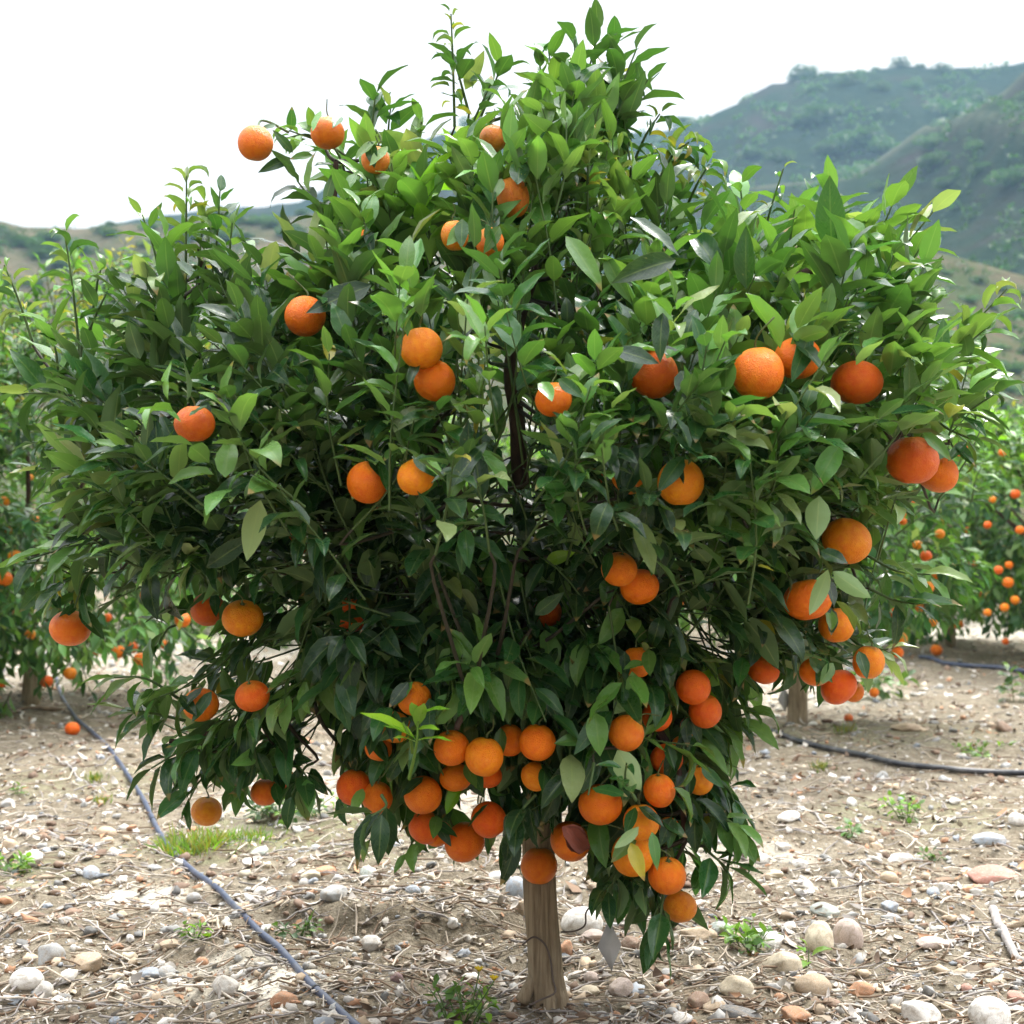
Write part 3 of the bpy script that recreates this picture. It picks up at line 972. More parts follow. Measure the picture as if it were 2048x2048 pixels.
# display x, y, radius, height/width, clear share of the disc, colour, shape, label
FRUIT = [
    (482, 270, 33, 1.02, 1.0, OR, 0, 'lone mandarin sticking out against the white sky at the upper left'),
    (618, 252, 32, .95, .75, OR, 1, 'mandarin among leaf tips against the sky, right of the lone outermost one'),
    (708, 302, 27, 1.0, .5, PO, 0, 'pale mandarin half hidden behind an upright pale leaf near the top left'),
    (930, 262, 27, .95, .7, PO, 0, 'pinkish mandarin highest on the tree beside the tall leafy plume'),
    (968, 373, 31, 1.28, .85, PO, 2, 'tall oval mandarin with a dry leaf across it high in the crown'),
    (857, 445, 27, 1.1, .65, YO, 0, 'mandarin tucked behind the long diagonal leaf below the oval fruit, left one'),
    (925, 457, 27, 1.0, .65, OR, 1, 'mandarin hanging under the oval fruit, right of the long diagonal leaf'),
    (690, 448, 15, 1.0, .5, OR, 0, 'small glimpse of orange under broad leaves at upper left of crown'),
    (577, 597, 40, .98, .8, OR, 0, 'mandarin under a dark sloping leaf on the upper left side'),
    (655, 657, 14, 1.0, .6, OR, 0, 'sliver of mandarin beside a pale hanging leaf, right of the sloping-leaf fruit'),
    (795, 657, 40, 1.0, 1.0, YO, 0, 'bright yellow orange mandarin, upper one of the overlapping central pair'),
    (820, 718, 40, .95, .8, OR, 1, 'mandarin with a leaf across it, lower one of the overlapping central pair'),
    (368, 800, 38, .9, .8, DO, 1, 'deep orange mandarin alone in the left arm, cradled by a leaf below'),
    (694, 910, 40, 1.0, .85, OR, 0, 'bright round mandarin at left of the centre pair divided by a dark leaf'),
    (785, 900, 36, .95, .75, YO, 0, 'mandarin right of the dark leaf in the left centre pair'),
    (1044, 754, 34, .95, .75, OR, 1, 'mandarin under a withered twig just right of the upright dark limb'),
    (1233, 707, 46, .98, .75, DO, 0, 'large deep orange mandarin under drooping leaves on upper right'),
    (1430, 706, 49, 1.02, .95, OR, 0, 'big round clear mandarin of the upper right pair'),
    (1506, 676, 44, .9, .65, OR, 1, 'mandarin crossed by leaves behind the big round one on upper right'),
    (1617, 722, 48, .84, 1.0, DO, 3, 'flattened squat mandarin standing alone at the upper right'),
    (1720, 868, 53, .92, .95, DO, 4, 'largest wrinkled mandarin at the right edge of the crown'),
    (1768, 892, 40, .9, .9, OR, 1, 'smooth mandarin partly behind the wrinkled one at right edge'),
    (1812, 848, 14, 1.0, .6, OR, 0, 'sliver of orange behind leaves above the wrinkled right edge fruit'),
    (1190, 897, 36, 1.0, .35, YO, 0, 'mandarin mostly covered by a big dark leaf right of centre'),
    (1284, 911, 44, 1.0, .9, YO, 0, 'clear yellow orange mandarin right of the leaf-covered one'),
    (1122, 900, 16, 1.1, .6, DO, 0, 'thin slice of mandarin deep in shade right of the upright limb'),
    (1598, 1020, 47, .92, .95, YO, 3, 'broad yellow orange mandarin with a dark leaf at its lower left, right side'),
    (1168, 1074, 34, .95, .85, OR, 1, 'upper fruit of the touching pair below centre right'),
    (1207, 1107, 37, .88, .95, OR, 0, 'lower fruit of the touching pair below centre right'),
    (1032, 1157, 29, .95, .8, DO, 0, 'dark shaded mandarin deep inside the lower middle of the crown'),
    (550, 1030, 29, .9, .45, DO, 1, 'shaded mandarin behind leaves at the left limb'),
    (364, 985, 19, .8, .7, PO, 1, 'small dull brownish fruit in the middle of the left arm'),
    (1524, 1133, 46, .85, .85, OR, 1, 'mandarin with a pale leaf hanging over it on the lower right'),
    (1577, 1180, 34, 1.0, .7, YO, 0, 'mandarin tucked below right of the one with the pale leaf'),
    (1640, 1250, 31, 1.05, .9, YO, 0, 'yellow orange mandarin at the outer end of the low right cluster'),
    (1440, 1264, 31, .85, .85, DO, 3, 'deep orange mandarin hanging alone at inner end of low right cluster'),
    (1537, 1268, 30, .9, .6, OR, 0, 'mandarin behind a leaf in the middle of the low right cluster'),
    (1583, 1297, 36, .85, .8, DO, 1, 'deep orange lowest mandarin of the low right cluster'),
    (1610, 1305, 20, 1.0, .7, OR, 0, 'small orange edge behind the lowest fruit of the right cluster'),
    (132, 1185, 38, .88, 1.0, OR, 3, 'clear mandarin hanging alone at the far left bottom of the left arm'),
    (458, 1167, 39, .84, 1.0, YO, 3, 'flattened bright mandarin in front, right one of the pair under left arm'),
    (392, 1150, 33, .95, .7, DO, 1, 'redder mandarin behind leaves, left one of the pair under left arm'),
    (664, 1160, 33, 1.0, .4, DO, 0, 'dark mandarin mostly hidden by leaves below the left limb'),
    (380, 1330, 34, .9, .45, OR, 1, 'mandarin behind dark leaves on the lower left branch, left of two'),
    (476, 1313, 33, .85, .8, DO, 1, 'shaded deep orange mandarin on the lower left branch, right of two'),
    (390, 1531, 29, .95, .95, YO, 2, 'ribbed yellow orange mandarin lowest on the lower left branch tip'),
    (500, 1495, 27, .95, .75, OR, 0, 'mandarin at the bottom of lower left branch between hanging leaves'),
    (535, 1470, 21, 1.0, .5, DO, 0, 'mandarin peeking behind leaves above the lower left branch bottom'),
    (782, 1318, 32, 1.0, .6, OR, 1, 'mandarin above the lime green young shoot'),
    (745, 1372, 32, .9, .4, YO, 0, 'mandarin behind the lime green young shoot'),
    (714, 1412, 26, .95, .45, OR, 0, 'mandarin left below the lime green young shoot behind a leaf'),
    (680, 1366, 20, 1.0, .45, DO, 0, 'dim mandarin in shade left of the lime green young shoot'),
    (852, 1411, 34, 1.0, .9, OR, 0, 'left mandarin of the bright row in the lower middle'),
    (912, 1428, 38, 1.0, 1.0, YO, 0, 'foremost bright mandarin of the row in the lower middle'),
    (962, 1398, 29, 1.05, .7, OR, 1, 'mandarin half behind the foremost one on its right in the lower middle'),
    (1014, 1401, 35, 1.0, .95, OR, 0, 'round mandarin closing the lower middle row on the right'),
    (860, 1467, 31, .85, .7, OR, 1, 'mandarin under a leaf beneath the left fruit of the lower middle row'),
    (916, 1462, 31, .8, .7, DO, 0, 'mandarin pressed beneath the foremost fruit of the lower middle row'),
    (668, 1486, 33, 1.05, .9, DO, 0, 'large mandarin at the left end of the lowest cluster'),
    (712, 1506, 29, 1.05, .7, OR, 0, 'mandarin right behind the left end fruit of the lowest cluster'),
    (798, 1500, 36, 1.0, .7, OR, 1, 'mandarin between crossing leaves above the lowest hanging group'),
    (803, 1562, 33, .95, .75, DO, 0, 'shaded mandarin left of the lowest hanging front fruit'),
    (826, 1573, 27, .9, .6, OR, 0, 'mandarin wedged between the shaded one and the lowest front fruit'),
    (877, 1590, 39, .95, 1.0, OR, 1, 'big round mandarin hanging lowest left of the trunk'),
    (922, 1547, 33, 1.05, .75, DO, 0, 'mandarin above right of the lowest hanging one left of the trunk'),
    (1010, 1465, 26, 1.1, .55, YO, 0, 'mandarin behind dark leaves right above the trunk'),
    (1017, 1634, 35, .98, .95, OR, 0, 'mandarin hanging right in front of the trunk top'),
    (1075, 1588, 39, .92, .9, OR, 1, 'mandarin with a shrivelled brown leaf lying on its top beside the trunk'),
    (1132, 1518, 41, .92, .85, OR, 3, 'broad mandarin under a green leaf cap right of the trunk'),
    (1181, 1384, 34, .98, .85, OR, 0, 'mandarin with one leaf on its left side in the lower right centre'),
    (1201, 1250, 30, 1.0, .75, OR, 0, 'mandarin behind a leaf above the lower right mass of fruit'),
    (1240, 1352, 29, 1.0, .5, DO, 0, 'mandarin mostly behind a broad leaf right of the one with a side leaf'),
    (1308, 1297, 33, 1.0, .85, DO, 0, 'upper fruit of the stacked pair on the lower right edge'),
    (1330, 1342, 31, 1.05, .8, DO, 1, 'lower fruit of the stacked pair on the lower right edge'),
    (1243, 1492, 31, 1.05, .85, OR, 0, 'mandarin hanging right of the large pale round leaf'),
    (1258, 1432, 31, .9, .5, DO, 1, 'mandarin behind leaves above right of the large pale round leaf'),
    (1210, 1552, 34, 1.0, .6, YO, 0, 'mandarin crossed by thin twigs below the pale round leaf'),
    (1195, 1612, 40, 1.0, .65, YO, 1, 'mandarin wrapped in curled variegated leaves on lower right'),
    (1259, 1652, 36, .98, .95, OR, 0, 'mandarin on the lower right with a dark stalk on top, second from bottom'),
    (1284, 1711, 32, .92, .95, YO, 3, 'yellow orange mandarin hanging lowest of all on the right'),
    (1320, 1472, 27, 1.05, .6, YO, 0, 'mandarin crossed by a slanting leaf on the lower right edge'),
    (1303, 1370, 20, .9, .45, OR, 0, 'orange sliver under leaves below the stacked pair'),
    (1290, 1405, 22, .8, .4, YO, 0, 'yellowish mandarin edge among leaves below the stacked pair'),
    (1262, 1560, 20, .9, .45, OR, 0, 'mandarin edge behind the slanting leaves at lower right edge'),
]


def fruit_mesh(kind, seed):
    r = np.random.default_rng(seed)
    nu, nv = 40, 26
    th = np.linspace(0.001, math.pi - 0.001, nv)
    ph = np.arange(nu) * 2 * math.pi / nu
    T, Ph = np.meshgrid(th, ph, indexing='ij')
    d = np.stack([np.sin(T) * np.cos(Ph), np.sin(T) * np.sin(Ph), np.cos(T)], -1)
    rad = np.ones_like(T)
    rad -= 0.10 * np.exp(-(T / 0.24) ** 2) + 0.06 * np.exp(-((math.pi - T) / 0.25) ** 2)   # dimples at stalk and base
    for _ in range(5):
        b = nrm(r.normal(0, 1, 3))
        rad += 0.028 * r.normal() * np.clip((d @ b), 0, 1) ** 2
    seg = np.sin(T) ** 2 * np.cos(Ph * 10 + r.uniform(0, 6))
    rad += {0: 0.002, 1: 0.006, 2: 0.016, 3: 0.005, 4: 0.008}[kind] * seg
    if kind == 4:
        rad += 0.030 * vnoise(Ph * 3 + 1.7 * np.sin(T * 5), T * 5, 8) + 0.018 * vnoise(Ph * 7, T * 9, 9)
        rad[:, 0] = (rad[:, 1] + rad[:, -1]) / 2
    rad += {1: 0.035}.get(kind, 0.012) * np.exp(-(T / 0.55) ** 2)   # slight neck
    v = (d * rad[..., None]).reshape(-1, 3)
    q = [(i * nu + k, (i + 1) * nu + k, (i + 1) * nu + (k + 1) % nu, i * nu + (k + 1) % nu) for i in range(nv - 1) for k in range(nu)]
    me = mesh_np('mandarin', v, np.array(q))
    me.materials.append(M['fruit'])
    return me


FRUIT_ME = {k: [fruit_mesh(k, 10 * k + j) for j in range(3)] for k in range(5)}


def calyx_mesh():
    v = [(0, 0, 0.93)]; t = []
    n = 20
    for k in range(n):
        a = 2 * math.pi * k / n
        rr = 0.20 if k % 4 == 0 else (0.10 if k % 4 == 2 else 0.14)
        v.append((rr * math.cos(a), rr * math.sin(a), 0.945 + 0.015 * (k % 2)))
    for k in range(n):
        t.append((0, 1 + k, 1 + (k + 1) % n))
    me = mesh_np('calyx', np.array(v), None, np.array(t), True, None, np.tile((0.10, 0.14, 0.04), (len(v), 1)))
    me.materials.append(M['calyx'])
    return me


def stalk_mesh(seed):
    r = np.random.default_rng(seed)
    p = spline([(0, 0, .9), (0.05, 0.02, 1.15), (r.uniform(-.25, .25), r.uniform(.1, .4), 1.5), (r.uniform(-.6, .6), r.uniform(.3, .9), 2.0)], 8)
    v, q, t = tube(p, np.linspace(0.055, 0.035, 8), 6)
    me = mesh_np('stalk', v, q, t, True, None, np.tile((0.09, 0.12, 0.04), (len(v), 1)))
    me.materials.append(M['twig'])
    return me


CALYX = calyx_mesh(); STALK = [stalk_mesh(k) for k in range(4)]


def add_fruit(pt, rad, aspect, colr, kind, label, group, tilt=0.42, parts=True):
    o = bpy.data.objects.new('mandarin', FRUIT_ME[kind][int(rng.integers(3))])
    COL.objects.link(o)
    o.location = tuple(pt)
    o.scale = (rad, rad, rad * aspect)
    a = rng.uniform(0, 6.28); tl = abs(rng.normal(0, tilt))
    ax = Vector((math.cos(a), math.sin(a), 0))
    o.rotation_euler = (Matrix.Rotation(min(tl, 0.7), 3, ax) @ Matrix.Rotation(rng.uniform(0, 6.28), 3, 'Z')).to_euler()
    j = rng.uniform(0.93, 1.07, 3)
    o.color = (min(1, colr[0] * j[0]), colr[1] * j[1], colr[2], 1)
    tag(o, label, 'mandarin', group)
    if parts:
        for nm, me in (('calyx', CALYX), ('stalk', STALK[int(rng.integers(4))])):
            c = bpy.data.objects.new(nm, me); COL.objects.link(c); c.parent = o
    return o


# ------------------------------------------------------------------ crown of the main tree
POLY = np.array([(1040, 90), (1085, 60), (1130, 50), (1190, 80), (1215, 130), (1230, 170), (1190, 230), (1180, 290), (1240, 285), (1300, 310), (1335, 350), (1400, 350), (1450, 430),
                 (1500, 400), (1560, 355), (1640, 385), (1700, 365), (1750, 400), (1770, 460), (1770, 540), (1780, 600), (1850, 630), (1875, 670), (1885, 720), (1885, 790), (1830, 850),
                 (1790, 870), (1720, 960), (1650, 1000), (1650, 1060), (1750, 1080), (1715, 1130), (1680, 1180), (1680, 1240), (1600, 1310), (1470, 1290), (1415, 1310), (1395, 1350), (1430, 1390),
                 (1390, 1430), (1370, 1490), (1415, 1560), (1410, 1610), (1360, 1650), (1325, 1670), (1310, 1730), (1250, 1780), (1210, 1740), (1150, 1690), (1110, 1650), (1060, 1620), (990, 1640),
                 (970, 1580), (920, 1610), (850, 1600), (790, 1585), (740, 1550), (700, 1540), (640, 1500), (620, 1430), (560, 1490), (500, 1500), (440, 1530), (350, 1520), (290, 1450), (285, 1430),
                 (275, 1390), (225, 1340), (210, 1285), (280, 1275), (360, 1285), (400, 1240), (360, 1190), (230, 1165), (125, 1165), (85, 1120), (50, 1070), (95, 1020), (60, 960), (105, 900), (50, 860),
                 (85, 800), (40, 750), (60, 700), (90, 640), (110, 600), (190, 570), (220, 510), (290, 490), (310, 440), (380, 450), (470, 470), (535, 490), (560, 430), (545, 370), (580, 320), (600, 250),
                 (660, 265), (710, 200), (760, 250), (800, 230), (860, 230), (890, 210), (940, 150), (990, 130)], float) * K


def poly_query(x, y):
    """signed distance in px: positive inside the outline"""
    x = np.asarray(x, float); y = np.asarray(y, float)
    a = POLY; b = np.roll(POLY, -1, 0)
    ins = np.zeros(x.shape, bool); dmin = np.full(x.shape, 1e9)
    for (x0, y0), (x1, y1) in zip(a, b):
        c = ((y0 > y) != (y1 > y)) & (x < (x1 - x0) * (y - y0) / (y1 - y0 + 1e-12) + x0)
        ins ^= c
        t = np.clip(((x - x0) * (x1 - x0) + (y - y0) * (y1 - y0)) / ((x1 - x0) ** 2 + (y1 - y0) ** 2), 0, 1)
        dmin = np.minimum(dmin, np.hypot(x - x0 - t * (x1 - x0), y - y0 - t * (y1 - y0)))
    return np.where(ins, dmin, -dmin)


def lump(dx, dy):
    """bulging sprays and shaded recesses of the crown's surface"""
    return float(np.clip(1.0 + 1.25 * vnoise(dx / 95, dy / 80, 7) + 0.5 * vnoise(dx / 45, dy / 40, 19), 0.42, 1.16))


def front(dy):
    """how far the crown bulges towards the front at a height: the upper crown overhangs the hollow below"""
    return float(np.interp(dy, [200, 450, 800, 930, 1100, 1350, 1600], [0.42, 0.54, 0.62, 0.54, 0.34, 0.40, 0.38]))


fr_px, fr_r, fr_d, fr_vis, fr_c, fr_R = [], [], [], [], [], []
for (x, y, r, asp, vis, colr, kind, lab) in FRUIT:
    s_ = max(0.0, float(poly_query(np.array([x * K]), np.array([y * K]))[0])) / 1130.0
    hb_ = front(y) * math.sqrt(max(0, 1 - (1 - min(s_ / 0.55, 1)) ** 2)) + 0.03
    dep = D0 - hb_ * (0.88 * max(0.82, min(1.0, lump(x, y))) if y < 1260 else 0.95)
    if y > 1280: vis = min(1.0, vis + 0.15)
    if vis < 0.5: dep += 0.07
    if r < 24: dep += 0.05
    if colr is DO and vis < 0.85 and r < 35: dep += 0.05
    if lab.startswith('dark shaded'): dep += 0.12
    if lab.startswith(('mandarin tucked below', 'smooth mandarin', 'mandarin crossed by leaves', 'redder', 'lower one', 'mandarin with a leaf across', 'mandarin half behind', 'mandarin pressed', 'mandarin under a leaf beneath')):
        dep += 0.05
    if lab.startswith(('foremost', 'flattened bright', 'bright yellow orange', 'lower fruit of the touching')):
        dep -= 0.03
    R = r * K * dep / FPX
    R = min(R, 0.042)
    pt = D(x, y, dep)
    o = add_fruit(pt, R, asp, colr, kind, lab, F)
    if lab.startswith('lone'):       # its own stalk is the twig tip that carries it
        o.rotation_euler = (0.1, 0.1, 0.4)
        for c_ in list(o.children):
            if c_.name.startswith('stalk'): bpy.data.objects.remove(c_, do_unlink=True)
    fr_px.append((x * K, y * K)); fr_r.append(r * K * (0.5 + 0.5 * asp)); fr_d.append(dep); fr_vis.append(vis); fr_c.append(pt); fr_R.append(R)
fr_px = np.array(fr_px); fr_r = np.array(fr_r); fr_d = np.array(fr_d); fr_vis = np.array(fr_vis); fr_c = np.array(fr_c); fr_R = np.array(fr_R)

GAPS = [(530, 1240, 34, 24), (325, 1222, 34, 16), (1330, 1200, 30, 26), (1290, 1160, 24, 22), (600, 1395, 26, 40), (905, 1512, 28, 16), (975, 1490, 14, 14), (1130, 1165, 26, 20), (1360, 1230, 22, 16)]
FOL = Foliage(); TW = MB(); TWIG_C = (0.075, 0.125, 0.04)
CEN = D(965, 1000, D0)


def clear_of_fruit(pts):
    x, y, z = proj(pts)
    for k in range(len(fr_d)):
        if fr_vis[k] > 0.55 and np.any((np.hypot(x - fr_px[k, 0], y - fr_px[k, 1]) < fr_r[k]) & (z < fr_d[k] + 0.02)): return False
    return True


def twig_to_limb(p, d):
    qx, qy, _ = proj(p[None])
    if 240 < qx[0] / K < 720 and 1130 < qy[0] / K < 1420 and rng.random() < 0.8: return
    k = int(np.argmin(np.linalg.norm(LIMB_PTS - p, axis=1) + 0.3 * np.maximum(0, ((LIMB_PTS - p) * d).sum(1))))
    q = LIMB_PTS[k]
    dist = np.linalg.norm(q - p)
    if dist < 0.02 or dist > 0.32: return
    pts = spline([q, q * 0.6 + p * 0.4 + np.array((0, 0, -0.05 * dist)) + rng.normal(0, 0.02, 3) * dist, p - d * 0.25 * dist * 0.5, p], 9)
    c = np.array((0.045, 0.038, 0.026)) if rng.random() < 0.75 or qy[0] / K > 850 else np.array(TWIG_C) * 0.7
    if clear_of_fruit(spline(pts, 30)): TW.tube(pts, np.linspace(0.0042, 0.0020, 9), 5, c, 1, False)


N_SHOOT = 0
tries = 0
cand = np.concatenate([rng.uniform((680, 1200), (1490, 1650), (190, 2)), rng.uniform((20, 60), (2020, 1900), (14000, 2))])
sd = poly_query(cand[:, 0], cand[:, 1])
cand = cand[sd > 14]; sd = sd[sd > 14]
TARGET = 1010
for (x, y), s in zip(cand, sd):
    if N_SHOOT >= TARGET: break
    dx, dy = x / K, y / K
    skip = False
    for gx, gy, ga, gb in GAPS:
        if ((dx - gx) / ga) ** 2 + ((dy - gy) / gb) ** 2 < 1.1: skip = True
    if skip and rng.random() < 0.93: continue
    dm = s / 1130.0
    hb = front(dy) * math.sqrt(max(0, 1 - (1 - min(dm / 0.55, 1)) ** 2)) + 0.03
    k = rng.random()
    if k < 0.60: off = -hb * rng.uniform(0.62, 1.0) * lump(dx, dy)
    elif k < 0.80: off = hb * rng.uniform(0.3, 1.0)
    else: off = hb * rng.uniform(-0.5, 0.3)
    # the shaded hollow round the limbs in the middle of the crown
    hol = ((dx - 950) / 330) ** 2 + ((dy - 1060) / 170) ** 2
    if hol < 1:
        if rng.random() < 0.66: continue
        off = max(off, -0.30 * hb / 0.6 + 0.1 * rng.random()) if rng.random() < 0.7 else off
    if ((dx - 972) / 40) ** 2 + ((dy - 800) / 150) ** 2 < 1 and off < 0.02: continue
    tip = P(x, y, D0 + off)
    out = tip - CEN
    out = nrm(out * np.array((1, 1.1, 0.9)))
    upw = np.interp(dy, [100, 700, 1000, 1250, 1600], [1.5, 0.95, 0.25, -0.2, -0.65])
    d = nrm(out + np.array((0, 0, upw)) + rng.normal(0, 0.33, 3))
    ln = rng.uniform(0.14, 0.27)
    b = tip - d * ln
    side = nrm(np.cross(d, (0, 0, 1)))
    pts = spline([b, b + d * ln * 0.5 + np.array((0, 0, -0.012)) + rng.normal(0, 0.008, 3), tip], 7)
    # top, right: young growth and painted sky brightness; elsewhere: old leaves and painted shade
    young = np.interp(dy, [150, 450, 700, 1000, 1400], [0.62, 0.54, 0.34, 0.08, 0.30])
    young += 0.30 * max(0, min(1, (dx - 1450) / 300)) * (1 if dy < 950 else 0.3)
    young += 0.30 * max(0, min(1, (380 - dx) / 250))
    young += 0.5 * float(vnoise(dx / 130, dy / 130, 55))
    if off > 0.1: young -= 0.1
    u = rng.random()
    if u < young * 0.70: tone = 'light'
    elif u < young: tone = random.choice(('pale', 'curl', 'light', 'lime' if rng.random() < .3 else 'light'))
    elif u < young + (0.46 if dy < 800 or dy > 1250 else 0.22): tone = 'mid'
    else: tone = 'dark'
    if 180 < dx < 560 and 490 < dy < 860 and rng.random() < 0.7: tone = 'dark'  # the left arm's shading, put into darker leaf colour
    if 1010 < dx < 1330 and dy < 640 and rng.random() < 0.40:
        tone = 'curl' if rng.random() < 0.5 else 'mid'; L = 0.062
    else:
        L = 0.092 if dy < 500 else 0.092
        if 450 < dx < 1050 and 380 < dy < 760: L = 0.10
        if dx > 1350 and dy < 820: L = 0.105
    if hol < 0.9 and u > 0.12: tone = 'dark' if rng.random() < 0.8 else 'mid'  # shade of the hollow painted in as darker leaves
    dr = np.interp(dy, [300, 700, 1000, 1300, 1600], [-0.05, 0.06, 0.25, 0.26, 0.36])
    spr = np.interp(dy, [300, 800, 1100], [44, 50, 57])
    L *= 0.97 * (D0 + off) / D0
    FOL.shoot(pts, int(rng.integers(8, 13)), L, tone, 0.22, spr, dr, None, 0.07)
    if clear_of_fruit(pts): TW.tube(pts, np.linspace(0.0022, 0.0011, 7), 4, TWIG_C, 1, False)
    if rng.random() < 0.3: twig_to_limb(b, d)
    N_SHOOT += 1


def prune(fol, clip_outline=True):
    b, a, nn, L, W, f, be, tw, c = fol.arrays()
    a = nrm(a)
    keep = np.ones(len(b), bool)
    nn = nrm(nn - a * (nn * a).sum(1, keepdims=True)); side = np.cross(nn, a)
    pos = {}
    for s in (0.15, 0.4, 0.7, 0.98):
        drop = -(1 - np.cos(be * s)) / np.maximum(be, .02)
        ctr = b + a * (L * np.sin(be * s) / np.maximum(be, .02))[:, None] + nn * (L * drop)[:, None]
        for v in (-1, 0, 1):
            if v and s > 0.9: continue
            pos[(s, v)] = ctr + side * (v * W * 0.85)[:, None]
    if clip_outline:
        x, y, z = proj(pos[(0.98, 0)]); s1 = poly_query(x, y)
        x, y, z = proj(pos[(0.4, 0)]); s2 = poly_query(x, y)
        keep &= (s2 > 0) & ((s1 > -12) | ((s1 > -60) & (rng.random(len(b)) < 0.34)))
    for key, p in pos.items():
        x, y, z = proj(p)
        for k in range(len(fr_d)):
            inside = np.hypot(x - fr_px[k, 0], y - fr_px[k, 1]) < fr_r[k] * (0.18 + 0.74 * fr_vis[k])
            if fr_vis[k] < 0.75:
                # partly hidden fruit: only the upper side may be covered
                inside &= (y > fr_px[k, 1] - fr_r[k] * (fr_vis[k] * 1.7 - 0.85))
            keep &= ~(inside & (z < fr_d[k] + 0.01))
            keep &= ~(np.linalg.norm(p - fr_c[k], axis=1) < fr_R[k] * 1.02)
    # a sight line to the upright limb in the middle
    for key, p in pos.items():
        x, y, z = proj(p)
        lx = np.interp(y / K, [660, 700, 800, 930], [948, 955, 968, 985])
        keep &= ~((np.abs(x / K - lx) < 11) & (y / K > 665) & (y / K < 925) & (z < D0 - 0.03) & (rng.random(len(b)) < 0.9))
        gapm = np.zeros(len(b), bool)
        for gx, gy, ga, gb in GAPS:
            gapm |= ((x / K - gx) / ga) ** 2 + ((y / K - gy) / gb) ** 2 < 0.8
        keep &= ~(gapm & (rng.random(len(b)) < 0.75))
    fol.keep(keep)


prune(FOL)

